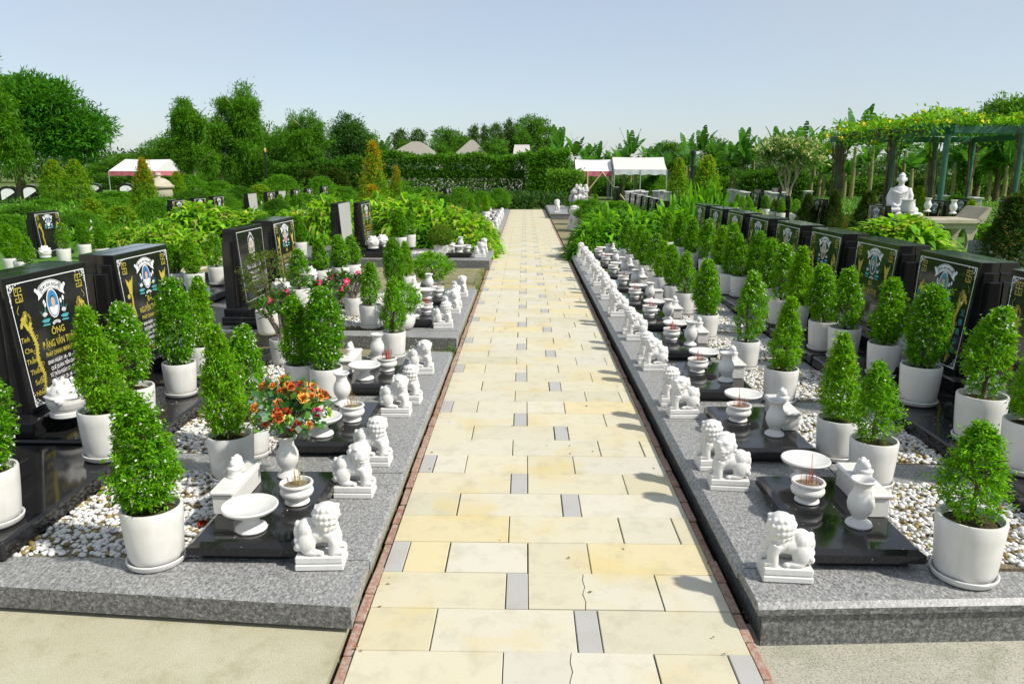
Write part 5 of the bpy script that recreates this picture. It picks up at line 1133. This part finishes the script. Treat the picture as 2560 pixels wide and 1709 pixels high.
# dark shrub masses and hedges
def hedge(x0,x1,y0,y1,z0,z1,n,L,label,cols=DG,seed=3,core=.8,open_low=0,name='hedge',rough=.03):
    rng=np.random.default_rng(seed); P=np.stack([rng.uniform(x0,x1,n),rng.uniform(y0,y1,n),rng.uniform(0,1,n)],1); zz=z0+(z1-z0)*(1+rough*vnoise(P*np.array([1,.3,0]),.9,seed+7)+rough*.6*vnoise(P*np.array([1,.3,0]),2.6,seed+8)); P[:,2]=z0+(zz-z0)*P[:,2]
    q=rng.random(n); P[q<.45,1]=y0+rng.exponential(.08,(q<.45).sum()); P[q>.7,2]=zz[q>.7]+rng.normal(0,.09,(q>.7).sum())+.16*vnoise(P[q>.7]*np.array([1,1,0]),1.6,seed)
    if open_low:
        k=(P[:,2]>open_low+.9*vnoise(P*np.array([1,.2,0]),.8,seed+1))|(rng.random(n)<.9); P=P[k]; n=len(P)
    Dv=rng.normal(size=(n,3))*.7+np.array([0,-.5,.5]); V,F=leaf_arrays(P,Dv,L*rng.uniform(.7,1.3,n),L*.42,.15,.15,rng)
    t=thing(name,label,'hedge',((x0+x1)/2,(y0+y1)/2,z0),0,'clipped hedges'); off=np.array([(x0+x1)/2,(y0+y1)/2,z0]); obj('foliage',fast_mesh('foliage',V-off,F,'leaf',tint(n,cols,None,.2,4,rng)),t)
    b=MB(); xx=x0+.3; hw_=(x1-x0)/2; rg=random.Random(seed)
    while xx<x1:
        r=rg.uniform(.03,.06); b.tube([(xx-off[0],rg.uniform(-.2,.2),0),(xx-off[0]+rg.gauss(0,.1),0,(z1-z0)*.5),(xx-off[0]+rg.gauss(0,.25),0,(z1-z0)*.9)],[r,r*.8,r*.4],5); xx+=rg.uniform(.5,1.1)
    obj('stems',b.mesh('stems','bark'),t)
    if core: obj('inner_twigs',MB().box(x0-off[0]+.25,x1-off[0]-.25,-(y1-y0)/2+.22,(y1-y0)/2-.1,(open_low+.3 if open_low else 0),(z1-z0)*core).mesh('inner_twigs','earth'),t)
hedge(-9.8,.2,52.0,53.4,-.1,2.55,15000,.24,'tall dark hedge with gaps at the end of the path',[(.07,.20,.02),(.10,.26,.02),(.13,.32,.03)],41,.7,1.0,'hedge',.10)
hedge(.1,2.9,50.5,52.2,-.1,2.75,6500,.24,'big rounded bush right of the tall hedge',[(.09,.25,.02),(.13,.33,.03)],42,.7,0,'large_bush',.18)
hedge(16.5,42,55,56.6,-.1,1.15,15000,.22,'long clipped hedge in the right background',[(.08,.22,.02),(.12,.29,.03),(.06,.17,.02)],43)
hedge(4,17,62,63.5,-.1,1.0,8000,.22,'clipped hedge behind the right tents',[(.08,.22,.02),(.11,.27,.03)],44)
hedge(5,12,57,58,-.1,.75,4000,.2,'low clipped hedge before the one behind the right tents',[(.08,.22,.02),(.11,.27,.03)],45)
hedge(-36,-17,64,65.5,-.1,1.1,9000,.24,'long clipped hedge behind the left tent',[(.07,.20,.02),(.11,.26,.03)],46)
hedge(-18.5,-9.5,49.5,51,-.1,2.1,9000,.24,'dark shrub belt under the drooping trees',[(.05,.15,.012),(.07,.19,.015),(.09,.24,.02)],47,.7,0,'shrub_belt',.25)
hedge(12,16,44,46,-.1,1.6,4500,.22,'dark round shrubs behind the golden cone on the right',[(.05,.14,.015),(.07,.19,.02)],48,.7,0,'shrub_belt',.22)
hedge(1.2,3.2,42,43.6,-.1,1.5,3000,.2,'light green bush at the right end of the path',[(.12,.28,.03),(.15,.33,.04)],49,.6,0,'large_bush')
# far wood closing the horizon
rng=np.random.default_rng(55); n=52000; P=np.stack([rng.uniform(-95,110,n),rng.uniform(92,100,n),np.zeros(n)],1); hh=3.0+1.3*vnoise(P*np.array([1,0,0]),.22,3)+.7*vnoise(P*np.array([1,0,0]),.9,4)
P[:,2]=-.1+np.clip(hh,.9,6)*rng.random(n)**.55; V,F=leaf_arrays(P,rng.normal(size=(n,3))+np.array([0,-.4,.4]),rng.uniform(.35,.7,n),.24,.1,.1,rng)
tag(obj('far_wood',fast_mesh('far_wood',V,F,'leaf',tint(n,[(.05,.13,.03),(.07,.17,.035),(.04,.10,.025)],None,.2,4,rng))),'distant belt of trees closing the horizon','wood',None,'stuff')
# banana plants
def banana_mesh(seed):
    rng=np.random.default_rng(seed); n=10; V=[];F=[];C=[]; seg=9
    for q in range(n):
        a=q*2.4+rng.uniform(-.3,.3); el=rng.uniform(.85,1.42) if q<8 else rng.uniform(.2,.6); L=rng.uniform(1.9,2.7); dr=rng.uniform(.25,.8)
        out=np.array([math.cos(a),math.sin(a),0]); sd=np.array([-math.sin(a),math.cos(a),0]); c=np.array([.055,.175,.022])*rng.uniform(.65,1.4)
        def mid(s): return np.array([0,0,2.5])+out*L*math.cos(el)*s+np.array([0,0,1])*(L*math.sin(el)*s-dr*L*s*s*.55)
        for k in range(seg):
            s0=.12+.88*k/seg; s1=.12+.88*(k+1)/seg-.012*(rng.random()<.6)
            w0=.29*math.sin(math.pi*min(1,s0*.86+.10))**.6; w1=.29*math.sin(math.pi*min(.995,s1*.86+.10))**.6
            for sg in (-1,1):
                t=rng.uniform(-.18,.10); o=len(V); V+=[mid(s0),mid(s1),mid(s1)+sd*sg*w1+np.array([0,0,t*w1]),mid(s0)+sd*sg*w0+np.array([0,0,t*w0])]; F.append([o,o+1,o+2,o+3] if sg<0 else [o,o+3,o+2,o+1]); C+=[c*rng.uniform(.85,1.15)]*4
    return fast_mesh('leaves',np.array(V),np.array(F),'leaf',np.array(C))
BAN=[banana_mesh(s) for s in (1,2,3,4)]
BST=MB().tube([(0,0,0),(.03,0,1.2),(0,.03,2.55)],[.15,.12,.08],9).mesh('stem',plain('banana_stem',(.20,.20,.07),.7,.3,var=.35,scale=6),60)
bl=[(905,322,66),(955,330,72),(870,345,70),(1400,312,62),(1440,322,62),(1465,345,64),(1495,340,66),(1580,318,62),(1555,350,64),(1625,350,64),(1650,352,66),(1720,330,64),(1758,300,60),(1790,330,62),(1835,342,60),(1862,316,58),(1890,335,60),(1915,322,58),(1950,300,56),(1985,318,56),(2010,290,54),(2060,330,54),(2100,340,54),(2150,262,50),(2195,268,50),(2240,330,52),(2275,285,52),(2330,335,50),(2400,330,48),(2440,350,46),(2490,345,48),(2530,340,46),(2290,350,44),(2180,345,56),(2120,300,56),(2045,312,58),(560,400,70),(345,390,74),(520,395,72)]+[(1395+i*39+(i*37)%23,355+(i*29)%38,52+(i*17)%9) for i in range(30)]
for i,(tx,yt,Y) in enumerate(bl):
    p=D(tx,yt,Y); H=max(2.2,p.z+.1); s=H/4.5; t=thing('banana_plant','banana plant with torn upright leaves, '+(f'{ORD[i]} along the horizon' if i<20 else (f'{ORD[i-20]} behind the pergola' if i<39 else f'{ORD[(i-39)%20]} of the {("nearer","nearest")[(i-39)//20]} low ones')),'banana plant',(p.x,Y,-.1),0,'banana plants along the horizon'); obj('leaves',BAN[i%4],t,(0,0,0),(0,0,i*1.3),(max(.85,s*.8),max(.85,s*.8),s)); obj('stem',BST,t,(0,0,0),(0,0,0),(1,1,s))
# frangipani
g_=G(1965,497,-.1); Y=38; p=D(1965,497,Y); u=Y/1900; fr=thing('frangipani_tree','small white flowering tree with bare forked pale trunks before the right hedge','tree',(p.x,Y,p.z))
b=MB(); rg=random.Random(2)
for a0,l0 in ((-.5,1.0),(.1,1.1),(.55,.95),(-.1,1.2)):
    m=(a0*.7,rg.uniform(-.2,.2),1.0*l0); b.tube([(a0*.25,0,0),(a0*.35,0,.5),m],[.07,.06,.05],7)
    for q in range(4):
        e=(m[0]+rg.uniform(-.7,.7),rg.uniform(-.6,.6),1.9+rg.uniform(0,.5)); b.tube([m,((m[0]+e[0])/2,(m[1]+e[1])/2,(m[2]+e[2])/2+.1),e],[.045,.035,.02],6)
obj('trunk',b.mesh('trunk','pale_bark',60),fr); obj('crown',crown_mesh(130,[(0,0,2.3,1.45,1.3,.5),(-.7,0,1.9,.8,.8,.4),(.7,0,1.9,.8,.8,.4)],200,24,.22,[(.09,.22,.04),(.12,.27,.05),(.60,.60,.5)],.17),fr)

# ------------------------------------------------------------------ background graves
for k,(x,y,z,po,kd,l) in enumerate([(-10.25,16.4,-.14,0,'dragon','far left black headstone above the row of white pots'),(-10.2,22.7,-.14,1,'phoenix','black headstone beyond the large clump, first of three in a row'),(-10.2,24.2,-.14,1,'dragon','black headstone beyond the large clump, second of three in a row'),(-10.2,25.7,-.14,1,'dragon','black headstone beyond the large clump, third of three in a row'),(-9.95,30.3,-.14,1,'phoenix','black headstone between two pale grey backs'),(-9.9,33.6,-.14,1,'dragon','black headstone right of the pale grey backs, first'),(-9.9,35.6,-.14,1,'dragon','black headstone right of the pale grey backs, second'),(-9.9,38.4,-.10,1,'dragon','lone black headstone under the drooping trees')]):
    headstone(x,y,z,0,l,'headstones in the far left row',kd,po,None)
for k,(x,y) in enumerate(((-9.95,28.2),(-9.85,31.4))): headstone(x,y,-.14,0,f'black headstone with pale grey panel in the far left row, {("left","right")[k]} one','headstones in the far left row','blank')
for k in range(5): headstone(-3.1,31.5+1.3*k,.0,0,f'small distant black headstone left of the path, {ORD[k]} of five','distant headstones left of the path','dragon',1,None)
for k in range(6): headstone(3.4,19.7+1.28*k,.02,math.pi,f'black headstone beyond the right leafy clump, {ORD[k]} of six','distant headstones right of the path','dragon',3,None)
headstone(3.4,29.8,.1,math.pi,'lone black headstone beyond the distant right row','distant headstones right of the path',face=False)
for k,(x,y,l) in enumerate(((8.45,28.7,'left of the tan one'),(8.45,25.8,'brownish, in the right field'),(8.6,23.0,'near the dark conical shrubs'),(8.65,19.2,'tall one between the dark conical shrubs'),(12.4,27,'far one behind the conical shrubs'),(11.7,22.3,'behind the seated statue'),(13.1,23.5,'behind the altar, left'),(14.2,23.0,'behind the altar, right'),(9.8,33,'far one left of the flowering tree'),(11.5,36,'far one under the flowering tree'),(15.5,25,'near the right post of the pergola'))): headstone(x,y,-.05,math.pi,f'small black headstone in the right field, {l}','headstones in the right field','dragon',1,None)
rg=random.Random(12)
PILLAR=bevel(MB().box(-.14,.14,-.3,.3,0,.85).mesh('stone_body','grey_stone'),.01); PCAP=bevel(MB().box(-.17,.17,-.36,.36,.852,.90).mesh('cap','marble'),.008)
i=0
for tx,Y in ((1572,36),(1586,37),(1600,38),(1612,36),(1640,37),(1655,38),(1668,36),(1690,37),(1830,40),(1850,38),(1862,36),(1920,37),(1935,35),(1950,36),(2020,38),(2240,32),(2440,30),(2360,32)):
    p=D(tx,480,Y); t=thing('small_grave_marker',f'small pale grave marker in the distance right of the path, {ORD[i]} from the tents','grave marker',(p.x,Y,-.05),rg.uniform(-.2,.2),'small pale grave markers'); obj('stone_body',PILLAR,t); obj('cap',PCAP,t); i+=1
i=0
for tx,ty,Y in ((1490,487,28),(1845,485,27),(1858,492,26),(1872,488,28),(1916,490,27),(1935,495,26),(1955,497,25),(1975,498,26),(1990,500,25),(1875,500,24),(1700,490,35),(1685,495,34)):
    p=D(tx,ty,Y); potted(p.x,Y,p.z-.75,p.z,f'small distant white potted shrub in the right field, {ORD[i]} of the scattered ones','distant potted shrubs in the right field',i%6,1.0,1.1); i+=1
for i,(tx,ty,Y) in enumerate(((1065,480,24),(1085,485,23),(700,487,27),(715,487,28),(740,488,28),(755,490,28),(1180,495,24),(1215,490,26))):
    p=D(tx,ty,Y); potted(p.x,Y,p.z-.8,p.z,f'small distant white potted shrub left of the path, {ORD[i]} of the scattered ones','distant potted shrubs left of the path',i%6,1.1,1.05)
# rounded-top black stones far left
ARCH=MB().prism([(-.45,0),(.45,0)]+[(.45*math.cos(a),.75+.3*math.sin(a)) for a in [i*math.pi/10 for i in range(11)]],-.15,.15).mesh('stone_body','black'); ARW=MB().prism([(-.32,.3)]+[(.32*math.cos(a),.72+.2*math.sin(a)) for a in [i*math.pi/8 for i in range(9)]]+[(-.32,.3)][:0],.151,.156).mesh('white_relief','white_paint')
for i,(tx,ty,Y) in enumerate(((235,458,50),(315,458,44),(75,462,42),(20,465,40))):
    p=D(tx,ty,Y); t=thing('arched_headstone',f'black headstone with arched top far left, {ORD[i]} of four','headstone',(p.x,Y,p.z-1.05),0,'arched headstones far left'); o=obj('stone_body',ARCH,t,(0,0,0),(math.pi/2,0,.2)); obj('white_relief',ARW,o)
# beige stone stupa
p=D(400,492,38); t=thing('stone_stupa','beige carved stone incense burner with domed lid far left','incense burner',(p.x,38,p.z)); obj('bowl',MB().lathe([(.55,0),(.62,.1),(.60,.35),(.5,.45)],24).mesh('bowl','beige_stone',40),t); obj('lid',MB().lathe([(.70,.45),(.72,.52),(.60,.60),(.50,.75),(.30,.88),(.12,.92),(.10,1.0),(.16,1.05),(.12,1.15),(.0,1.18)],24).mesh('lid','beige_stone',40),t)
# tents
def tent(x0,x1,y0,y1,zr,ze,label,canvas,val,rot=0,posts=4,bamboo=False,scallop=True):
    cx,cy=(x0+x1)/2,(y0+y1)/2; t=thing('market_tent',label,'tent',(cx,cy,-.1),rot,'gable roofed white tents'); w=(x1-x0)/2; d=(y1-y0)/2; zr+=.1; ze+=.1
    vs=[];f=[];n=12
    for i in range(n+1):
        x=-w+2*w*i/n; sag=.05*math.sin(math.pi*i/n)
        vs+=[(x,-d,ze),(x,-d*.5,(ze+zr)/2-.04-sag*.5),(x,0,zr-sag*.6),(x,d*.5,(ze+zr)/2-.04),(x,d,ze)]
    for i in range(n):
        for k in range(4): o=i*5+k; f.append((o,o+5,o+6,o+1))
    obj('roof',MB().add(vs,f).mesh('roof',canvas,50),t)
    g=MB()
    for sx in (-w,w): obj('gable',MB().add([(sx,-d,ze),(sx,0,zr),(sx,d,ze)],[(0,1,2)]).mesh('gable',canvas),t)
    v=MB(); hv=.32
    def run(a,b,m):
        vs=[]
        for i in range(m+1):
            q=i/m; x=a[0]+(b[0]-a[0])*q; y=a[1]+(b[1]-a[1])*q; wv=.012*math.sin(i*1.3); vs+=[(x+wv*.3,y+wv*.4,ze+.005),(x+wv,y+wv*1.6,ze-hv-(.03*math.sin(i*1.1) if scallop else 0))]
        v.add(vs,[(2*i,2*i+1,2*i+3,2*i+2) for i in range(m)])
    run((-w,-d-.01),(w,-d-.01),24); run((w+.01,-d),(w+.01,d),14); run((w,d+.01),(-w,d+.01),24); run((-w-.01,d),(-w-.01,-d),14)
    obj('valance',v.mesh('valance',val,60),t)
    for x in [-w+2*w*i/(posts//2-1) for i in range(posts//2)]:
        for y in (-d,d): obj('post',MB().tube([(x,y,0),(x,y,ze)],.035,8).mesh('post','galv'),t)
    if bamboo:
        for a,b in (((-w*.7,-d,.0),(w*.5,-d,ze)),((w*.4,-d,ze),(w*1.7,-d-.3,.0)),((-w*.35,-d,0),(-w*.35,-d,ze))): obj('bamboo_pole',MB().tube([a,b],.045,7).mesh('bamboo_pole','bamboo'),t)
Yt=50; q=lambda tx,ty,Y=Yt: D(tx,ty,Y)
tent(q(1440,420).x,q(1531,420).x,50,52.6,q(1480,399,51.3).z,q(1480,428).z,'small white gable tent with faded red valance right of the path','tent','tent_pink',0,4,True)
tent(q(1534,420).x,q(1664,420).x,49.5,52.3,q(1600,393,50.9).z,q(1600,424,49.5).z,'larger cream gable tent joined to the small one','tent_cream','tent_grey',0,6)
tent(q(270,420,54).x,q(387,420,54).x,54,59,q(330,398,56.5).z,q(330,428,54).z,'white gable tent with faded red valance on the far left','tent','tent_pink',0,4)
# lamp posts
for tx,yt,Y,l,r in ((1733,378,35,'thick black ringed pole between the two golden cones on the right',.085),(662,372,45,'slim black lamp post with amber head among the drooping trees',.06)):
    p=D(tx,yt,Y); H=p.z+.1; t=thing('lamp_post',l,'lamp post',(p.x,Y,-.1)); b=MB().tube([(0,0,0),(0,0,H*.93)],[r,r*.85],10); 
    for z in (.2,.42,.5,.75): b.lathe([(r*1.0,0),(r*1.35,.02),(r*1.35,.05),(r,.07)],12,(0,0,H*z))
    obj('pole',b.mesh('pole','dark_metal',40),t); obj('lamp_head',MB().lathe([(r*.5,0),(r*1.2,.05),(r*1.3,.2),(r*.6,.26),(0,.28)],10,(0,0,H*.93-.02)).mesh('lamp_head','glass_lamp' if r<.08 else 'dark_metal',40),t)
# thatched houses, wall, tin roof house
def house(tx,yr,ye,Y,wpx,dep,label,roofmat,hip=.6):
    u=Y/1900; p=D(tx,yr,Y+dep/2); e=D(tx,ye,Y); w=wpx*u/2; t=thing('house',label,'house',(p.x,Y+dep/2,-.1),0,'houses beyond the hedge'); zr=p.z+.1; ze=e.z+.1; d=dep/2
    b=MB().add([(-w,-d,ze),(w,-d,ze),(w,d,ze),(-w,d,ze),(-w*(1-hip),0,zr),(w*(1-hip),0,zr)],[(0,1,5,4),(1,2,5),(2,3,4,5),(3,0,4)]); obj('roof',b.mesh('roof',roofmat),t)
    obj('roof_soffit',MB().box(-w*.97,w*.97,-d*.97,d*.97,ze-.12,ze-.01).mesh('roof_soffit','bark'),t)
    obj('wall',MB().box(-w*.85,w*.85,-d*.8,d*.8,0,ze-.12).mesh('wall','wall_white'),t)
house(1040,354,398,72,150,8,'thatched house with hipped grey roof left of the path end','thatch',.85); house(1180,350,402,74,112,7,'thatched house with steep pointed roof near the path end','thatch',.92)
house(1305,362,388,70,44,5,'small house with ribbed pale tin roof near the path end','tin',.15)
WP=thing('boundary_wall','white plastered wall glimpsed through the tall hedge','wall',(-3,56,-.1)); obj('panel',MB().box(-7,5.5,-.1,.1,0,1.6).mesh('panel','wall_white'),WP); obj('coping',MB().cbox(-7.05,5.55,-.14,.14,1.601,1.67,.01).mesh('coping','concrete'),WP)
# white rockery
p=D(1452,508,33); t=thing('rockery','heap of pale rocks with small white figures beyond the right clump','rockery',(p.x,33,p.z)); rg=random.Random(8)
for k in range(16):
    b=MB().ell((0,0,0),(rg.uniform(.1,.22),rg.uniform(.1,.2),rg.uniform(.08,.18)),7,5); b.v=[tuple(c*(1+rg.gauss(0,.12)) for c in v) for v in b.v]; obj('rock',b.mesh('rock','grey_stone' if k%3 else 'marble'),t,(rg.uniform(-.4,.4),rg.uniform(-.3,.3),rg.uniform(.05,.55)))
for k in range(3): obj('small_figure',LION[0],t,(rg.uniform(-.25,.25),rg.uniform(-.2,.2),.5),(0,0,rg.uniform(0,6)),1.0)

# ------------------------------------------------------------------ pergola, statue and altar
PX,PY,PW,PD,PH=12.55,23.6,5.2,7.8,2.92
pg=thing('pergola','green steel pergola overgrown with yellow flowering vine at right','pergola',(PX,PY,-.15)); H=PH+.15
def post(x,y,r=.085): obj('post',MB().lathe([(r*1.3,0),(r*1.3,.05),(r,.06),(r,H)],12,(x,y,0)).mesh('post','green_metal',40),pg)
for x,y in ((0,0),(0,3.3),(0,PD),(PW/2-.4,0),(PW,PD),(PW,0),(PW*.72,PD)): post(x,y)
for x in (0,PW): obj('beam',MB().cbox(x-.06,x+.06,-.45,PD+.45,H,H+.22,.01).mesh('beam','green_metal'),pg)
for y in (0,PD): obj('beam',MB().cbox(-.45,PW+.45,y-.06,y+.06,H+.002,H+.222,.01).mesh('beam','green_metal'),pg)
for k in range(12): y=.55+k*.62; obj('rafter',MB().cbox(-.5,PW+.5,y-.03,y+.03,H+.223,H+.32,.006).mesh('rafter','green_metal'),pg)
rng=np.random.default_rng(9); n=17000
P=np.stack([rng.uniform(-.8,PW+.7,n),rng.uniform(-.5,PD+.9,n),np.zeros(n)],1); top=H+.30+.38*(vnoise(P*np.array([1,1,0]),1.1,3)+.6).clip(0,1.5); P[:,2]=H+.26+(top-H-.2)*rng.random(n); gapk=(vnoise(P*np.array([1,1,0]),1.7,13)+.35*rng.normal(size=n))>-.42; P=P[gapk]; n=len(P)
e=(P[:,0]<-.1)&(rng.random(n)<.5); P[e,2]-=rng.random(e.sum())**2*.55
e=(P[:,1]>PD)&(rng.random(n)<.6); P[e,2]-=rng.random(e.sum())**1.5*.9
V,F=leaf_arrays(P,rng.normal(size=(n,3))+np.array([-.2,-.2,.5]),rng.uniform(.10,.19,n),.075,.15,.15,rng); vine=thing('flowering_vine','yellow trumpet vine spread over the green pergola','vine',(PX,PY,-.15)); obj('foliage',fast_mesh('foliage',V,F,'leaf',tint(n,[(.12,.32,.015),(.17,.40,.02),(.23,.46,.03)],None,.2,4,rng)),vine)
TRUMPET=[]
for q in range(3):
    dd=np.array([[math.cos(k*1.2566),math.sin(k*1.2566),.35] for k in range(5)]); V,F=leaf_arrays(np.zeros((5,3)),dd,.125,.11,-.05,.1,rng); TRUMPET.append(fast_mesh('flower',V,F,'petal',np.tile([[.66,.58,.02]],(20,1))*rng.uniform(.85,1.1)))
vis=np.where((P[:,0]<2.2)|(P[:,1]<1.6)|(P[:,2]>H+.5))[0]
for q in rng.choice(vis,150,replace=False):
    o=obj('flower',TRUMPET[q%3],vine,tuple(P[q]+np.array([-.02,-.04,.07]))); o.rotation_euler=Vector((rng.normal()*.5-.2,rng.normal()*.4-.6,.5)).to_track_quat('Z','Y').to_euler()
rg=random.Random(4)
for x,y,m,sp in ((0,3.3,20,.22),(0,PD,26,.26),(PW*.72,PD,14,.20),(PW/2-.4,0,8,.14),(PW,PD,14,.2)):
    b=MB()
    for k in range(m):
        a=rg.uniform(0,6.28); r=rg.uniform(.08,sp); pts=[]
        for j in range(7): a+=rg.uniform(-.5,.6); rr=r*(1.0+.7*max(0,j-4)/2); pts.append((x+rr*math.cos(a),y+rr*math.sin(a),H*1.06*j/6))
        b.tube(pts,rg.uniform(.008,.02),5)
    obj('vine_stems',b.mesh('vine_stems','dry_vine'),vine)
b=MB()
for k in range(120):
    x=rg.uniform(-.4,.9); y=rg.uniform(0,PD); pts=[(x+rg.gauss(0,.12)*j,y+.35*j+rg.gauss(0,.1),H+.18+rg.uniform(-.12,.16)) for j in range(4)]; b.tube(pts,rg.uniform(.006,.014),4)
obj('vine_tangle',b.mesh('vine_tangle','dry_vine'),vine)
def statue():
    b=MB(); E=b.ell
    E((0,0,.16),(.34,.46,.10)); E((.20,.0,.14),(.22,.42,.09))
    for y in (-1,1):
        E((.10,.32*y,.15),(.24,.15,.10)); E((.24,.16*y,.15),(.12,.24,.07)); b.tube([(-.03,.17*y,.70),(-.03,.245*y,.50),(.05,.25*y,.32),(.22,.10*y,.26)],[.085,.085,.080,.052],12); E((.24,.06*y,.25),(.09,.09,.04)); E((.0,.12*y,.93),(.02,.018,.055))
    b.tube([(-.04,0,.12),(-.05,0,.40),(-.04,0,.62),(-.04,0,.74)],[.24,.21,.21,.13],16); E((-.03,0,.67),(.14,.21,.11)); b.tube([(-.03,0,.72),(-.02,0,.85)],[.075,.07],12)
    E((0,0,.935),(.105,.098,.125)); E((.085,0,.90),(.04,.05,.05)); E((.105,0,.93),(.018,.014,.03)); E((-.015,0,1.035),(.095,.09,.05)); E((-.02,0,1.085),(.05,.05,.035))
    for y in (-1,1): E((.085,.04*y,.945),(.02,.026,.012))
    E((.10,0,.875),(.014,.028,.008))
    for k in range(5): a=k*.12; b.tube([(.12-.01*k,-.20+.02*k,.66-.05*k),(.19,0,.56-.07*k),(.12-.01*k,.20-.02*k,.66-.05*k)],.018,8)
    for k in range(14):
        a=k*6.283/14; E((.34*math.cos(a)*1.1+.06,.50*math.sin(a),.02),(.10,.11,.07))
    return voxel(b,'figure','marble',.016,2)
p=D(2245,538,20.8); st=thing('seated_statue','white marble seated meditating statue under the pergola','statue',(p.x,20.8,p.z),-2.0); obj('figure',statue(),st,(0,0,0),(0,0,0),1.0)
pd=thing('statue_pedestal','pale stone pedestal under the seated statue','pedestal',(p.x,20.8,-.15),-2.0); ph=p.z+.15-.03; obj('plinth',MB().cbox(-.45,.5,-.55,.55,0,ph-.08,.02).mesh('plinth','grey_stone'),pd); obj('plinth_cap',MB().cbox(-.52,.57,-.62,.62,ph-.078,ph,.015).mesh('plinth_cap','marble'),pd)
p=D(2268,531,19.6); tag(obj('marble_jar',MB().lathe([(.10,0),(.16,.05),(.17,.2),(.15,.3),(.17,.34),(.12,.33)],20).mesh('marble_jar','marble',40),None,(p.x,19.6,p.z-.02)),'white marble jar before the seated statue','jar')
a0=D(2300,560,19.3); a1=D(2425,560,19.3); L=a1.x-a0.x; zt=D(2400,545,19.3).z
al=thing('stone_altar','beige carved stone altar table with scrolled legs beside the pergola','altar',((a0.x+a1.x)/2,19.3,-.15)); ht=zt+.15
obj('table_top',MB().prism([(-L*.66,-.5),(L*.56,-.5),(L*.60,.5),(-L*.70,.5)],ht-.10,ht,0,None,.02).mesh('table_top','beige_stone'),al)
obj('apron',MB().cbox(-L*.58,L*.46,-.40,.40,ht-.24,ht-.101,.012).mesh('apron','beige_stone'),al)
for x in (-L*.5,L*.36):
    for y in (-.34,.34):
        b=MB(); b.prism([(x-.10,0),(x+.10,0),(x+.08,.12),(x+.05,.3),(x+.09,ht-.40),(x+.16,ht-.24),(x-.16,ht-.24),(x-.09,ht-.40),(x-.05,.3),(x-.08,.12)],y-.06,y+.06); b.v=[(v[0],v[2],v[1]) for v in b.v]; b.f=[f[::-1] for f in b.f]; obj('leg',b.mesh('leg','beige_stone'),al)
for sx,tp in ((-L*.45,0),(L*.50,1)): pass
obj('upturned_end',MB().prism([(L*.40,ht),(L*.58,ht),(L*.66,ht+.28),(L*.60,ht+.28)],-.5,.5).mesh('upturned_end','beige_stone'),al).rotation_euler=(math.pi/2,0,0)
PBIN=MB().cbox(-.42,.42,-.32,.32,0,.6,.015).mesh('planter_box','clay'); p=D(2502,604,14.2); t=thing('planter_box','grey concrete planter box with purple leaved plant at right','planter',(p.x,14.2,p.z-.6)); obj('box',PBIN,t); obj('foliage',CL[3],t,(0,0,.5),(0,0,0),(.35,.35,.5))
for i,(tx,ty,Y) in enumerate(((2318,527,19.2),(2382,532,19.1))):
    p=D(tx,ty,Y); tag(obj('altar_vase',VASE,None,(p.x,Y,p.z-.02),(0,0,0),1.4),f'white vase on the stone altar, {("left","right")[i]} one','vase','vases on the stone altar')
# stray fallen petal and coiled wire on the third lion
tag(obj('fallen_flower',ROSE[5],None,tuple(G(983*.5161,1309,.145)),(0,0,0),.9),'fallen rust red flower on the pebbles beside the front left slab','flower')
tag(obj('wire_loop',MB().tube([(.02*math.cos(a)*1.6,0,.02*math.sin(a)*1.2+.01*a) for a in [k*.5 for k in range(16)]],.0016,5).mesh('wire_loop','tent'),None,(-.96,6.43,.335)),'thin white wire loop on the lion at the end of the nearest left platform','wire')


def litter(name,label,pts,L,cols,seed,mat='leaf'):
    rng=np.random.default_rng(seed); P=np.array(pts); n=len(P); Dv=rng.normal(size=(n,3))*np.array([1,1,.12]); V,F=leaf_arrays(P,Dv,L*rng.uniform(.6,1.3,n),L*.45,.12,.1,rng)
    tag(obj(name,fast_mesh(name,V,F,mat,tint(n,cols,None,.2,4,rng))),label,'litter',None,'stuff')
lr=random.Random(21)
litter('fallen_leaves','dry fallen leaves scattered along the path edges',[(lr.choice((lr.gauss(-.66,.03),lr.gauss(.93,.04),lr.uniform(-.6,.9))),lr.uniform(2.3,14),.006) for _ in range(150)],.022,[(.22,.12,.04),(.30,.20,.07),(.14,.10,.04)],1)
litter('fallen_petals','tiny white petals dropped on the black slabs',[(x+lr.gauss(0,.10),y+lr.gauss(0,.12),z) for x,y,z in ([(1.5,3.4,.2285),(1.5,4.7,.2285),(-1.2,3.4,.2285),(-1.2,4.7,.2285),(2.75,4.3,.2305),(2.72,5.0,.2305),(-2.45,4.4,.2305),(-2.45,5.1,.2305)]) for _ in range(26)],.008,[(.6,.57,.45),(.7,.7,.6)],2,'petal')
litter('fallen_leaves','dry leaves and petals caught among the pebbles',[(lr.choice((lr.uniform(1.9,2.6),lr.uniform(-2.3,-1.5))),lr.uniform(3.2,6.5),.143) for _ in range(140)],.024,[(.20,.14,.04),(.12,.20,.03),(.30,.22,.10)],3)
